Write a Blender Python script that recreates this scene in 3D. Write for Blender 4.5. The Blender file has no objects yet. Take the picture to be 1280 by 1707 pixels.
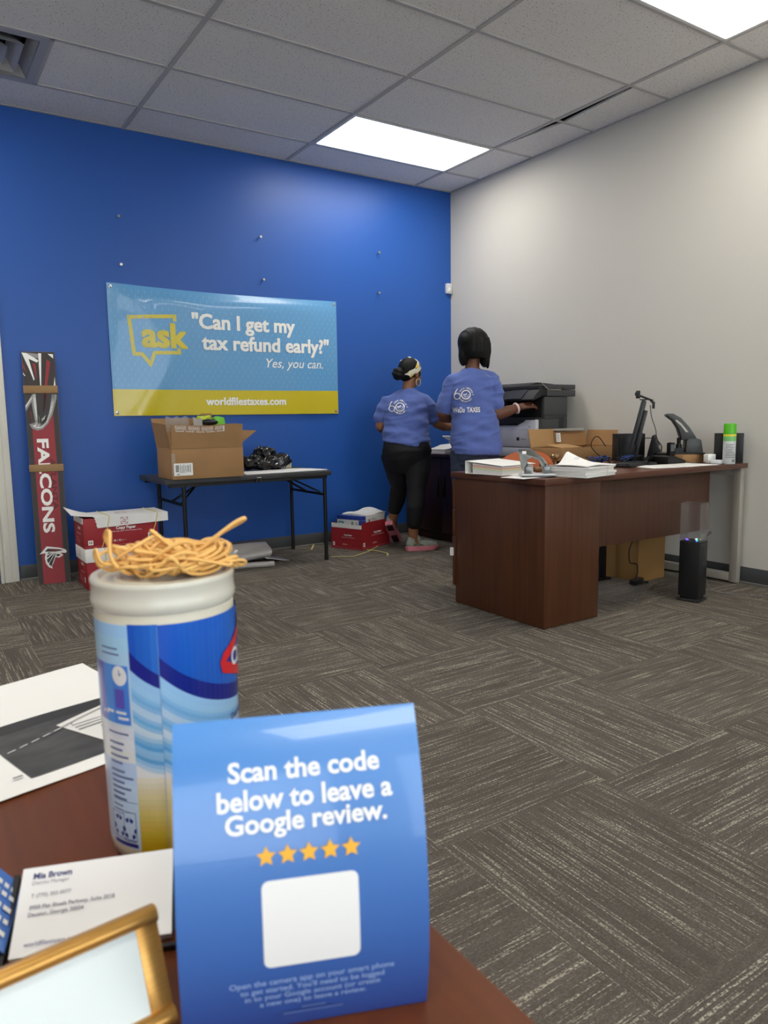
import bpy, bmesh, math, random
from mathutils import Vector as V, Matrix as M, noise, Quaternion
from mathutils.bvhtree import BVHTree
random.seed(7)
SC = bpy.context.scene
COL = SC.collection
PI = math.pi

# ------------------------------------------------------------------ camera
F_PX, PITCH, YAW, ROLL, EYE = 1219.65, 0.1281, 0.5797, -0.0156, 1.0456
def cam_axes():
    f = V((math.sin(YAW)*math.cos(PITCH), math.cos(YAW)*math.cos(PITCH), -math.sin(PITCH)))
    r = V((math.cos(YAW), -math.sin(YAW), 0)); u = r.cross(f)
    return r*math.cos(ROLL)+u*math.sin(ROLL), -r*math.sin(ROLL)+u*math.cos(ROLL), f
ca, cb, cf = cam_axes()
cd = bpy.data.cameras.new('camera'); cam = bpy.data.objects.new('camera', cd); COL.objects.link(cam)
cam.matrix_world = M(((ca.x, cb.x, -cf.x, 0), (ca.y, cb.y, -cf.y, 0), (ca.z, cb.z, -cf.z, EYE), (0, 0, 0, 1)))
cd.sensor_fit = 'HORIZONTAL'; cd.sensor_width = 36.0; cd.lens = F_PX/1280*36.0
cd.clip_start = 0.02; cd.clip_end = 60
cd.dof.use_dof = True; cd.dof.focus_distance = 3.8; cd.dof.aperture_fstop = 19.0
SC.camera = cam

# ------------------------------------------------------------------ world and exposure
LAMP = 11.0         # ceiling panel radiance
SKY = 3.4           # daylight outside the shop front behind the camera
w = bpy.data.worlds.new('world'); SC.world = w; w.use_nodes = True
w.node_tree.nodes['Background'].inputs[0].default_value = (0.80, 0.90, 1.0, 1)
w.node_tree.nodes['Background'].inputs[1].default_value = SKY
vs = SC.view_settings
vs.view_transform = 'Standard'; vs.look = 'None'; vs.gamma = 1.0; vs.exposure = 0.45; vs.use_curve_mapping = False
try:
    SC.cycles.use_denoising = True
    SC.cycles.max_bounces = 8; SC.cycles.diffuse_bounces = 5
    SC.cycles.sample_clamp_indirect = 8.0
except Exception: pass

# room: camera at the origin, blue wall at y = D, white wall at x = R
D, R, H = 5.3666, 4.275, 3.027
XL, YF = -3.4, -3.3
T = 0.6096; GX, GY = 1.4403, 4.9503

# ------------------------------------------------------------------ materials
def lin(c):
    c = c/255.0
    return c/12.92 if c <= .04045 else ((c+.055)/1.055)**2.4
def rgb(r, g, b): return (lin(r), lin(g), lin(b), 1)
MATS = {}
def mat(name, col, rough=.5, metal=0, spec=.5, var=0, vscale=8, bump=0, bscale=60, trans=0, emit=0, alpha=1, coat=0, stretch=(1, 1, 1), ior=1.45, sheen=0, sss=0):
    if name in MATS: return MATS[name]
    m = bpy.data.materials.new(name); m.use_nodes = True; MATS[name] = m
    nt = m.node_tree; N = nt.nodes; L = nt.links; b = N['Principled BSDF']
    c = rgb(*col)
    b.inputs['Base Color'].default_value = c
    b.inputs['Roughness'].default_value = rough; b.inputs['Metallic'].default_value = metal
    b.inputs['Specular IOR Level'].default_value = spec
    b.inputs['IOR'].default_value = ior
    b.inputs['Transmission Weight'].default_value = trans
    b.inputs['Coat Weight'].default_value = coat
    b.inputs['Sheen Weight'].default_value = sheen
    b.inputs['Alpha'].default_value = alpha
    if emit:
        b.inputs['Emission Color'].default_value = c; b.inputs['Emission Strength'].default_value = emit
    if var or bump:
        tc = N.new('ShaderNodeTexCoord'); mp = N.new('ShaderNodeMapping'); mp.inputs['Scale'].default_value = stretch
        L.new(tc.outputs['Object'], mp.inputs[0])
    if var:
        n = N.new('ShaderNodeTexNoise'); n.inputs['Scale'].default_value = vscale; n.inputs['Detail'].default_value = 5
        L.new(mp.outputs[0], n.inputs[0])
        r = N.new('ShaderNodeValToRGB'); r.color_ramp.elements[0].position = .3; r.color_ramp.elements[1].position = .7
        r.color_ramp.elements[0].color = tuple(x*(1-var) for x in c[:3])+(1,)
        r.color_ramp.elements[1].color = tuple(min(1, x*(1+var)) for x in c[:3])+(1,)
        L.new(n.outputs[0], r.inputs[0]); L.new(r.outputs[0], b.inputs['Base Color'])
    if bump:
        n2 = N.new('ShaderNodeTexNoise'); n2.inputs['Scale'].default_value = bscale; n2.inputs['Detail'].default_value = 4
        L.new(mp.outputs[0], n2.inputs[0])
        bp = N.new('ShaderNodeBump'); bp.inputs['Strength'].default_value = bump; bp.inputs['Distance'].default_value = .004
        L.new(n2.outputs[0], bp.inputs['Height']); L.new(bp.outputs[0], b.inputs['Normal'])
    return m
def wood(name, col, dark, axis, rough=.35):
    st = {'x': (1.2, 26, 26), 'y': (26, 1.2, 26), 'z': (26, 26, 1.2)}[axis]
    m = mat(name, col, rough, var=.01, stretch=st, vscale=1.6, spec=.4)
    r = [n for n in m.node_tree.nodes if n.type == 'VALTORGB'][0].color_ramp
    r.elements[0].color = rgb(*dark); r.elements[1].color = rgb(*col)
    r.elements[0].position = .25; r.elements[1].position = .75
    return m

def carpet_material():
    m = bpy.data.materials.new('carpet_tile'); m.use_nodes = True
    nt = m.node_tree; N = nt.nodes; L = nt.links; b = N['Principled BSDF']
    b.inputs['Roughness'].default_value = .95; b.inputs['Specular IOR Level'].default_value = .12
    def math_(op, a, b_=None):
        n = N.new('ShaderNodeMath'); n.operation = op
        for i, x in enumerate((a, b_)):
            if x is None: continue
            if isinstance(x, (int, float)): n.inputs[i].default_value = x
            else: L.new(x, n.inputs[i])
        return n.outputs[0]
    g = N.new('ShaderNodeNewGeometry'); s = N.new('ShaderNodeSeparateXYZ'); L.new(g.outputs['Position'], s.inputs[0])
    x, y = s.outputs[0], s.outputs[1]
    cu = math_('FLOOR', math_('DIVIDE', math_('SUBTRACT', x, 1.61), .588))
    cv = math_('FLOOR', math_('DIVIDE', math_('SUBTRACT', y, 1.325), .60))
    par = math_('FLOORED_MODULO', math_('ADD', cu, cv), 2.0)
    ipar = math_('SUBTRACT', 1.0, par)
    across = math_('ADD', math_('MULTIPLY', x, ipar), math_('MULTIPLY', y, par))
    along = math_('ADD', math_('MULTIPLY', y, ipar), math_('MULTIPLY', x, par))
    cell = N.new('ShaderNodeCombineXYZ'); L.new(cu, cell.inputs[0]); L.new(cv, cell.inputs[1])
    wn = N.new('ShaderNodeTexWhiteNoise'); wn.noise_dimensions = '3D'; L.new(cell.outputs[0], wn.inputs[0])
    def nz(sa, sl, detail, off=0.0):
        c = N.new('ShaderNodeCombineXYZ')
        L.new(math_('MULTIPLY', across, sa), c.inputs[0]); L.new(math_('MULTIPLY', along, sl), c.inputs[1])
        L.new(math_('ADD', math_('MULTIPLY', wn.outputs[0], 40.0), off), c.inputs[2])
        n = N.new('ShaderNodeTexNoise'); n.inputs['Scale'].default_value = 1.0; n.inputs['Detail'].default_value = detail
        L.new(c.outputs[0], n.inputs[0]); return n.outputs[0]
    def ramp(src, p0, p1, c0, c1):
        r = N.new('ShaderNodeValToRGB'); r.color_ramp.elements[0].position = p0; r.color_ramp.elements[1].position = p1
        r.color_ramp.elements[0].color = c0; r.color_ramp.elements[1].color = c1
        L.new(src, r.inputs[0]); return r.outputs[0]
    streak = ramp(nz(190, 4.0, 2.0), .545, .63, (0, 0, 0, 1), (.85, .85, .85, 1))
    loops = ramp(nz(300, 170, 1.0, 3.0), .38, .66, (.12, .12, .12, 1), (1, 1, 1, 1))
    broad = ramp(nz(26, 1.6, 2.0, 7.0), .35, .65, rgb(92, 86, 79), rgb(104, 97, 89))
    fac = math_('MULTIPLY', streak, loops)
    mx = N.new('ShaderNodeMix'); mx.data_type = 'RGBA'
    L.new(fac, mx.inputs[0]); L.new(broad, mx.inputs[6]); mx.inputs[7].default_value = rgb(186, 177, 160)
    # pile speckle and tile to tile shade
    shade = math_('ADD', .68, math_('ADD', math_('MULTIPLY', loops, .36), math_('MULTIPLY', wn.outputs[0], .16)))
    vm = N.new('ShaderNodeVectorMath'); vm.operation = 'SCALE'
    L.new(mx.outputs[2], vm.inputs[0]); L.new(shade, vm.inputs[3])
    L.new(vm.outputs[0], b.inputs['Base Color'])
    bp = N.new('ShaderNodeBump'); bp.inputs['Strength'].default_value = .5; bp.inputs['Distance'].default_value = .003
    L.new(loops, bp.inputs['Height']); L.new(bp.outputs[0], b.inputs['Normal'])
    return m
def ceiling_material():
    m = mat('ceiling_tile', (236, 233, 229), .95, spec=.1, bump=.5, bscale=130)
    nt = m.node_tree; N = nt.nodes; L = nt.links; b = N['Principled BSDF']
    tc = N.new('ShaderNodeTexCoord'); n = N.new('ShaderNodeTexNoise'); n.inputs['Scale'].default_value = 110; n.inputs['Detail'].default_value = 2
    L.new(tc.outputs['Object'], n.inputs[0])
    r = N.new('ShaderNodeValToRGB'); e = r.color_ramp.elements
    e[0].position = .30; e[0].color = rgb(140, 138, 136); e[1].position = .38; e[1].color = rgb(236, 233, 229)
    L.new(n.outputs[0], r.inputs[0]); L.new(r.outputs[0], b.inputs['Base Color'])
    return m

# ------------------------------------------------------------------ mesh builder
class B:
    def __init__(s): s.bm = bmesh.new()
    def add(s, vs_, fs, mi=0):
        v = [s.bm.verts.new(p) for p in vs_]; out = []
        for f in fs:
            try:
                fc = s.bm.faces.new([v[i] for i in f]); fc.material_index = mi; out.append(fc)
            except ValueError: pass
        return v
    def box(s, a, b, mi=0, mtx=None):
        x0, y0, z0 = a; x1, y1, z1 = b
        p = [V(q) for q in ((x0, y0, z0), (x1, y0, z0), (x1, y1, z0), (x0, y1, z0), (x0, y0, z1), (x1, y0, z1), (x1, y1, z1), (x0, y1, z1))]
        if mtx is not None: p = [mtx @ q for q in p]
        s.add(p, ((0, 3, 2, 1), (4, 5, 6, 7), (0, 1, 5, 4), (1, 2, 6, 5), (2, 3, 7, 6), (3, 0, 4, 7)), mi); return s
    def cyl(s, p0, p1, r0, r1=None, n=16, mi=0, caps=True):
        p0, p1 = V(p0), V(p1); r1 = r0 if r1 is None else r1
        d = (p1-p0).normalized(); a = d.orthogonal().normalized(); b = d.cross(a)
        ring = lambda c, r: [c+(a*math.cos(2*PI*i/n)+b*math.sin(2*PI*i/n))*r for i in range(n)]
        fs = [(i, (i+1) % n, n+(i+1) % n, n+i) for i in range(n)]
        if caps: fs += [tuple(range(n-1, -1, -1)), tuple(range(n, 2*n))]
        s.add(ring(p0, r0)+ring(p1, r1), fs, mi); return s
    def tube(s, pts, r, n=8, closed=False, mi=0, flat=1.0, up=None):
        pts = [V(p) for p in pts]; k = len(pts); rr = r if isinstance(r, (list, tuple)) else [r]*k
        vs_ = []; prev = None
        for i, p in enumerate(pts):
            a = pts[(i-1) % k] if (closed or i > 0) else p; b = pts[(i+1) % k] if (closed or i < k-1) else p
            d = (b-a).normalized() if (b-a).length > 1e-9 else V((0, 0, 1))
            if up is not None: x = d.cross(V(up)); x = x.normalized() if x.length > 1e-6 else d.orthogonal().normalized()
            elif prev is None: x = d.orthogonal().normalized()
            else:
                x = prev-d*prev.dot(d); x = x.normalized() if x.length > 1e-6 else d.orthogonal().normalized()
            prev = x; y = d.cross(x)
            vs_ += [p+(x*math.cos(2*PI*j/n)+y*math.sin(2*PI*j/n)*flat)*rr[i] for j in range(n)]
        fs = []
        for i in range(k if closed else k-1):
            i2 = (i+1) % k
            for j in range(n): fs.append((i*n+j, i*n+(j+1) % n, i2*n+(j+1) % n, i2*n+j))
        if not closed: fs += [tuple(range(n-1, -1, -1)), tuple((k-1)*n+j for j in range(n))]
        s.add(vs_, fs, mi); return s
    def lathe(s, prof, c=(0, 0, 0), n=32, mi=0):
        c = V(c); vs_ = []; k = len(prof)
        for r, z in prof: vs_ += [c+V((r*math.cos(2*PI*j/n), r*math.sin(2*PI*j/n), z)) for j in range(n)]
        fs = [(i*n+j, i*n+(j+1) % n, (i+1)*n+(j+1) % n, (i+1)*n+j) for i in range(k-1) for j in range(n)]
        fs += [tuple(range(n-1, -1, -1)), tuple((k-1)*n+j for j in range(n))]
        s.add(vs_, fs, mi); return s
    def ell(s, c, r, rot=None, nu=18, nv=12, mi=0):
        c = V(c); r = (r, r, r) if isinstance(r, (int, float)) else r
        vs_ = [V((0, 0, -r[2]))]
        for i in range(1, nv):
            t = -PI/2+PI*i/nv
            vs_ += [V((r[0]*math.cos(t)*math.cos(2*PI*j/nu), r[1]*math.cos(t)*math.sin(2*PI*j/nu), r[2]*math.sin(t))) for j in range(nu)]
        vs_.append(V((0, 0, r[2])))
        if rot is not None: vs_ = [rot @ v for v in vs_]
        vs_ = [v+c for v in vs_]
        fs = [(0, 1+(j+1) % nu, 1+j) for j in range(nu)]
        for i in range(nv-2):
            for j in range(nu): fs.append((1+i*nu+j, 1+i*nu+(j+1) % nu, 1+(i+1)*nu+(j+1) % nu, 1+(i+1)*nu+j))
        l = len(vs_)-1
        fs += [(1+(nv-2)*nu+j, 1+(nv-2)*nu+(j+1) % nu, l) for j in range(nu)]
        s.add(vs_, fs, mi); return s
    def chain(s, pr, n=14):
        for i in range(len(pr)):
            s.ell(pr[i][0], pr[i][1], nu=n, nv=10)
            if i: s.cyl(pr[i-1][0], pr[i][0], pr[i-1][1], pr[i][1], n)
        return s
    def loft(s, secs, n=28, mi=0, yaw=0.0):
        vs_ = []
        cy, sy = math.cos(yaw), math.sin(yaw)
        for (x, y, z, rx, ry, *e) in secs:
            p = e[0] if e else 2.0; tx = e[1] if len(e) > 1 else 0.0
            for j in range(n):
                t = 2*PI*j/n; c, q = math.cos(t), math.sin(t)
                px = rx*math.copysign(abs(c)**(2/p), c); py = ry*math.copysign(abs(q)**(2/p), q)
                vs_.append(V((x+px*cy-py*sy, y+px*sy+py*cy, z+tx*px)))
        k = len(secs)
        fs = [(i*n+j, i*n+(j+1) % n, (i+1)*n+(j+1) % n, (i+1)*n+j) for i in range(k-1) for j in range(n)]
        fs += [tuple(range(n-1, -1, -1)), tuple((k-1)*n+j for j in range(n))]
        s.add(vs_, fs, mi); return s
    def prism(s, poly, mtx, h0, h1, mi=0):
        n = len(poly)
        vs_ = [mtx @ V((x, y, h0)) for x, y in poly]+[mtx @ V((x, y, h1)) for x, y in poly]
        fs = [(i, (i+1) % n, n+(i+1) % n, n+i) for i in range(n)]+[tuple(range(n-1, -1, -1)), tuple(range(n, 2*n))]
        s.add(vs_, fs, mi); return s
    def sheet(s, fn, nu, nv, th=0, mi=0):
        g = [[V(fn(i/nu, j/nv)) for j in range(nv+1)] for i in range(nu+1)]
        idx = lambda i, j: i*(nv+1)+j
        vs_ = [p for row in g for p in row]; fs = [(idx(i, j), idx(i+1, j), idx(i+1, j+1), idx(i, j+1)) for i in range(nu) for j in range(nv)]
        if th:
            nrm = []
            for i in range(nu+1):
                for j in range(nv+1):
                    a = g[min(i+1, nu)][j]-g[max(i-1, 0)][j]; b = g[i][min(j+1, nv)]-g[i][max(j-1, 0)]
                    nrm.append(a.cross(b).normalized())
            m_ = len(vs_); vs_ += [p-q*th for p, q in zip(vs_, nrm)]
            fs += [tuple(m_+k for k in reversed(f)) for f in fs]
            bd = [idx(i, 0) for i in range(nu)]+[idx(nu, j) for j in range(nv)]+[idx(i, nv) for i in range(nu, 0, -1)]+[idx(0, j) for j in range(nv, 0, -1)]
            for k in range(len(bd)):
                a, b = bd[k], bd[(k+1) % len(bd)]; fs.append((b, a, m_+a, m_+b))
        s.add(vs_, fs, mi); return s
    def build(s, name, mats, parent=None, bevel=0, smooth=35, world=False, loc=None, rz=0, fix=True, seg=2):
        bm = s.bm
        if fix: bmesh.ops.recalc_face_normals(bm, faces=bm.faces)
        if bevel:
            es = [e for e in bm.edges if len(e.link_faces) == 2 and e.calc_face_angle(0) > math.radians(35)]
            try: bmesh.ops.bevel(bm, geom=es, offset=bevel, segments=seg, affect='EDGES', profile=.5, clamp_overlap=True)
            except Exception: pass
        me = bpy.data.meshes.new(name); bm.to_mesh(me); bm.free()
        for m in (mats if isinstance(mats, (list, tuple)) else [mats]): me.materials.append(m)
        if smooth:
            me.polygons.foreach_set('use_smooth', [True]*len(me.polygons))
            if smooth < 180: me.set_sharp_from_angle(angle=math.radians(smooth))
        o = bpy.data.objects.new(name, me); COL.objects.link(o)
        if loc is not None: o.location = loc; o.rotation_euler = (0, 0, rz)
        if parent is not None:
            o.parent = parent
            if world: me.transform(ROOTM[(parent.parent or parent).name].inverted())
        elif world and loc is not None:
            me.transform((M.Translation(V(loc)) @ M.Rotation(rz, 4, 'Z')).inverted())
        return o
ROOTM = {}
def tag(o, label, cat, group=None, kind=None):
    o['label'] = label; o['category'] = cat
    if group: o['group'] = group
    if kind: o['kind'] = kind
    return o
def thing(name, label, cat, loc=(0, 0, 0), rz=0, group=None):
    o = bpy.data.objects.new(name, None); COL.objects.link(o); o.empty_display_size = .05
    o.location = loc; o.rotation_euler = (0, 0, rz)
    ROOTM[o.name] = M.Translation(V(loc)) @ M.Rotation(rz, 4, 'Z')
    return tag(o, label, cat, group)
def struct(o): o['kind'] = 'structure'; return o
def box(name, a, b, m, parent=None, bevel=0, world=True, **k):
    q = B(); q.box(a, b); return q.build(name, m, parent, bevel, world=world and parent is not None, **k)

# ------------------------------------------------------------------ flat artwork and lettering
_TC = {}
def text_geo(body, bold=0.0, shear=0.0):
    key = (body, bold, shear)
    if key in _TC: return _TC[key]
    c = bpy.data.curves.new('t', 'FONT'); c.body = body; c.size = 1; c.offset = bold; c.shear = shear; c.resolution_u = 3
    o = bpy.data.objects.new('t', c); COL.objects.link(o)
    dg = bpy.context.evaluated_depsgraph_get()
    me = bpy.data.meshes.new_from_object(o.evaluated_get(dg))
    vs_ = [(v.co.x, v.co.y) for v in me.vertices]; fs = [tuple(p.vertices) for p in me.polygons]
    bpy.data.objects.remove(o); bpy.data.curves.remove(c); bpy.data.meshes.remove(me)
    _TC[key] = (vs_, fs); return vs_, fs
class Art:
    def __init__(s): s.it = []
    def poly(s, pts, m): s.it.append(([(float(x), float(y)) for x, y in pts], [tuple(range(len(pts)))], m)); return s
    def rect(s, x0, y0, x1, y1, m): return s.poly([(x0, y0), (x1, y0), (x1, y1), (x0, y1)], m)
    def rrect(s, x0, y0, x1, y1, r, m):
        p = []
        for cx, cy, a in ((x1-r, y0+r, -90), (x1-r, y1-r, 0), (x0+r, y1-r, 90), (x0+r, y0+r, 180)):
            p += [(cx+r*math.cos(math.radians(a+k*18)), cy+r*math.sin(math.radians(a+k*18))) for k in range(6)]
        return s.poly(p, m)
    def ring(s, cx, cy, r0, r1, m, a0=0, a1=360, n=36, sx=1.0):
        vs_ = []; fs = []
        for i in range(n+1):
            t = math.radians(a0+(a1-a0)*i/n)
            vs_ += [(cx+sx*r0*math.cos(t), cy+r0*math.sin(t)), (cx+sx*r1*math.cos(t), cy+r1*math.sin(t))]
        fs = [(2*i, 2*i+1, 2*i+3, 2*i+2) for i in range(n)]
        s.it.append((vs_, fs, m)); return s
    def line(s, pts, wd, m, closed=False):
        pts = [V((x, y)) for x, y in pts]; k = len(pts); vs_ = []
        for i, p in enumerate(pts):
            a = pts[(i-1) % k] if closed or i else p; b = pts[(i+1) % k] if closed or i < k-1 else p
            d1 = (p-a); d2 = (b-p); d1 = d1.normalized() if d1.length else d2.normalized(); d2 = d2.normalized() if d2.length else d1
            t = (d1+d2).normalized(); n = V((-t.y, t.x)); cs = max(.4, abs(n.dot(V((-d1.y, d1.x)))))
            vs_ += [tuple(p+n*wd/2/cs), tuple(p-n*wd/2/cs)]
        fs = [(2*i, 2*i+1, (2*i+3) % (2*k), (2*i+2) % (2*k)) for i in range(k if closed else k-1)]
        s.it.append((vs_, fs, m)); return s
    def text(s, body, cx, cy, w, m, h=None, bold=.0, shear=0, rot=0, size=None, align='c'):
        vs_, fs = text_geo(body, bold, shear)
        if not vs_: return s
        xs = [v[0] for v in vs_]; ys = [v[1] for v in vs_]
        x0, x1, y0, y1 = min(xs), max(xs), min(ys), max(ys)
        sx = size if size else w/(x1-x0); sy = h/(y1-y0) if h else sx
        ox = {'c': (x0+x1)/2, 'l': x0, 'r': x1}[align]; oy = (y0+y1)/2 if not size else .36
        c, q = math.cos(rot), math.sin(rot); out = []
        for x, y in vs_:
            x = (x-ox)*sx; y = (y-oy)*sy; out.append((cx+x*c-y*q, cy+x*q+y*c))
        s.it.append((out, fs, m)); return s
    def build(s, name, parent, mp, h=.0006, dice=None, world=False, label=None, cap=8):
        bm = bmesh.new(); mats = []
        for li, (vs_, fs, m) in enumerate(s.it):
            if m not in mats: mats.append(m)
            mi = mats.index(m); t = bmesh.new(); tv = [t.verts.new((x, y, 0)) for x, y in vs_]
            for f in fs:
                try: t.faces.new([tv[i] for i in f])
                except ValueError: pass
            bmesh.ops.triangulate(t, faces=[f for f in t.faces if len(f.verts) > 4])
            if dice:
                for ax in (0, 1):
                    if not dice[ax]: continue
                    cs = [v.co[ax] for v in t.verts]; lo, hi = min(cs), max(cs); k = math.floor(lo/dice[ax])+1
                    while k*dice[ax] < hi:
                        no = V((1, 0, 0)) if ax == 0 else V((0, 1, 0)); co = no*k*dice[ax]
                        bmesh.ops.bisect_plane(t, geom=t.verts[:]+t.edges[:]+t.faces[:], plane_co=co, plane_no=no); k += 1
            mpd = {}
            for v in t.verts:
                p = mp(v.co.x, v.co.y, h*(1+.35*min(li, cap)))
                mpd[v] = bm.verts.new(p)
            for f in t.faces:
                try: fc = bm.faces.new([mpd[v] for v in f.verts]); fc.material_index = mi
                except ValueError: pass
            t.free()
        o = B(); o.bm.free(); o.bm = bm
        ob = o.build(name, mats, parent, smooth=0, world=world, fix=False)
        if label: ob['label'] = label
        return ob
def plane_map(o, ux, vy):
    o, ux, vy = V(o), V(ux).normalized(), V(vy).normalized(); n = ux.cross(vy).normalized()
    return lambda u, v, h: o+ux*u+vy*v+n*h
def barcode(art, x0, y0, x1, y1, m, seed=1, vertical=False):
    r = random.Random(seed); x = x0; L = (x1-x0) if not vertical else (y1-y0); p = 0
    while p < L:
        a = L*(.02+.03*r.random()); b = L*(.015+.03*r.random())
        q = min(L, p+a)
        if vertical: art.rect(x0, y0+p, x1, y0+q, m)
        else: art.rect(x0+p, y0, x0+q, y1, m)
        p += a+b
def lines(art, x0, y1, x1, n, dy, wd, m, seed=1):
    r = random.Random(seed)
    for i in range(n):
        art.rect(x0, y1-i*dy-wd, x0+(x1-x0)*(.55+.45*r.random()), y1-i*dy, m)

# ================================================================== MATERIAL PALETTE
CARPET = carpet_material(); CEIL = ceiling_material()
BLUE = mat('blue_wall_paint', (34, 86, 168), .42, var=.03, vscale=1.2, bump=.05, bscale=180)
WHITE_WALL = mat('white_wall_paint', (205, 201, 192), .6, var=.015, vscale=1, bump=.06, bscale=160)
TBAR = mat('ceiling_tbar', (186, 184, 182), .7)
RUBBER = mat('grey_rubber', (72, 74, 76), .55)
RUB_TOE = mat('baseboard_toe', (120, 118, 114), .5)
TRIM = mat('white_trim_paint', (226, 222, 210), .45, var=.03, vscale=5)
SHADE_BLACK = mat('shade_black', (14, 13, 13), .9)  # near-black colour standing in for shade in hollows
WHITE_MET = mat('white_metal', (222, 222, 220), .4)
PRINT_W = mat('white_print', (244, 243, 238), .5)
CARD = mat('cardboard', (160, 122, 80), .75, var=.07, vscale=6, bump=.08, bscale=40)
CARD_IN = mat('cardboard_inside', (176, 138, 92), .8, var=.05, vscale=6)
CARD_DK = mat('cardboard_strap', (150, 118, 78), .7, var=.04)
PAPER = mat('white_paper', (238, 236, 232), .75, var=.015, vscale=9)
PAPER_EDGE = mat('paper_edges', (222, 219, 214), .85, var=.12, vscale=3, stretch=(1, 1, 260))
BLACK = mat('black_plastic', (24, 24, 26), .45)
BLACK_M = mat('black_matte_metal', (16, 16, 18), .5)
GREY_P = mat('dark_grey_plastic', (66, 67, 69), .5, bump=.05, bscale=300)
LIGHT_P = mat('light_grey_plastic', (206, 208, 212), .4)
CHROME = mat('chrome', (200, 200, 198), .18, metal=1)
GUNMETAL = mat('gunmetal', (120, 122, 120), .32, metal=.9)
RED = mat('red_carton', (158, 36, 44), .55, var=.03)
RED_DK = mat('dark_red_print', (128, 30, 36), .55)
INK = mat('black_print', (38, 36, 38), .6)
GREY_INK = mat('grey_print', (128, 128, 130), .6)
MAHOG = wood('mahogany_vertical', (88, 52, 32), (70, 40, 24), 'z', .34)
MAHOG_X = wood('mahogany_top', (100, 62, 46), (80, 48, 36), 'x', .28)
DARKWOOD = wood('dark_mahogany', (50, 27, 24), (36, 19, 18), 'z', .35)
DARKWOOD_X = wood('dark_mahogany_top', (62, 34, 30), (44, 24, 21), 'y', .3)
ALU = mat('silver_powder_coat', (176, 170, 158), .4, metal=.3)
CLEAR = mat('clear_plastic', (245, 247, 248), .08, trans=1.0, ior=1.3)
FILM = mat('clear_film', (225, 226, 228), .25, trans=.75, ior=1.2, alpha=.75)
YELLOW_STRAP = mat('yellow_strap', (214, 204, 120), .4)
CABLE = mat('black_cable', (18, 18, 20), .5)
BLUE_CABLE = mat('blue_cable', (40, 80, 170), .5)

# ================================================================== ROOM
WT = .12
struct(box('floor', (XL-WT, YF-WT, -.1), (R+WT, D+WT, 0), CARPET))
# ceiling: tiles in a T-bar grid, two cut tiles by the white wall sit crooked
q = B(); g = B()
xs = [XL]+[GX+2*T*k for k in range(-4, 3) if XL < GX+2*T*k < R]+[R]
ys = [D]+[GY-T*k for k in range(0, 14) if GY-T*k > YF]+[YF]
LIGHTS = [(xi, k) for xi in (1, -2) for k in (0, 4, 8, 12)]   # (column from GX in 4 ft steps, row)
light_cells = [(GX+2*T*xi, GY-T*k) for xi, k in LIGHTS]
VENT = (GX-2*T, GY)
for i in range(len(xs)-1):
    for j in range(len(ys)-1):
        x0, x1, y1, y0 = xs[i], xs[i+1], ys[j], ys[j+1]
        if any(abs(x0-a) < .01 and abs(y1-b) < .01 for a, b in light_cells): continue
        if abs(x0-VENT[0]) < .01 and abs(y1-VENT[1]) < .01:
            q.box((x0+T+.004, y0+.004, H+.001), (x1-.004, y1-.004, H+.014)); continue
        if x1 == R and j in (2, 3):     # cut tiles pushed askew, leaving a dark gap along the T-bar
            g0, g1 = ((.085, .014), (.050, .085))[j-2]
            q.prism([(x0+g0, y0+.004), (x1-.004, y0+.004), (x1-.004, y1-.004), (x0+g1, y1-.004)], M.Identity(4), H+.001, H+.014); continue
        q.box((x0+.004, y0+.004, H+.001), (x1-.004, y1-.004, H+.014))
struct(q.build('ceiling', CEIL, smooth=0))
hw = .0125
for x in xs[1:-1]: g.box((x-hw, YF, H-.006), (x+hw, D, H+.001))
for y in ys[1:-1]:
    for i in range(len(xs)-1): g.box((xs[i]+hw*(i > 0), y-hw*.9, H-.005), (xs[i+1]-hw, y+hw*.9, H+.001))
g.box((VENT[0]+T-hw, VENT[1]-T, H-.005), (VENT[0]+T+hw, VENT[1], H+.001))
for a, b in (((XL, D-.018, H-.004), (R, D, H)), ((R-.018, YF, H-.004), (R, D, H))): g.box(a, b)
struct(g.build('ceiling_grid', TBAR, smooth=0))
struct(box('ceiling_shade_slab', (XL, YF, H+.16), (R, D, H+.2), SHADE_BLACK))  # slab added above the tiles, coloured as the unlit space behind the gaps

struct(box('wall_back', (XL-WT, D, 0), (R+WT, D+WT, H+.2), BLUE))
struct(box('wall_right', (R, YF, 0), (R+WT, D, H+.2), WHITE_WALL))
struct(box('wall_left', (XL-WT, YF, 0), (XL, D, H+.2), WHITE_WALL))
# shop-front wall behind the camera with three windows
q = B(); wx = [(-2.9, -.9), (-.6, 1.4), (1.7, 3.7)]
q.box((XL-WT, YF-WT, 0), (R+WT, YF, .5)); q.box((XL-WT, YF-WT, 2.5), (R+WT, YF, H+.2))
edges = [XL-WT]+[v for p in wx for v in p]+[R+WT]
for i in range(0, len(edges), 2): q.box((edges[i], YF-WT, .5), (edges[i+1], YF, 2.5))
struct(q.build('wall_front', WHITE_WALL, smooth=0))
GLASS = mat('window_glass', (255, 255, 255), .0, trans=1, ior=1.02)
for k, (a, b) in enumerate(wx):
    f = B()
    for p in (((a, YF-.08, .5), (a+.05, YF-.02, 2.5)), ((b-.05, YF-.08, .5), (b, YF-.02, 2.5)), ((a+.05, YF-.08, .5), (b-.05, YF-.02, .55)), ((a+.05, YF-.08, 2.45), (b-.05, YF-.02, 2.5))): f.box(*p)
    o = struct(f.build('window_%d' % (k+1), ALU, smooth=0))
    p = box('pane', (a+.05, YF-.055, .55), (b-.05, YF-.05, 2.45), GLASS); p.parent = o

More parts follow.
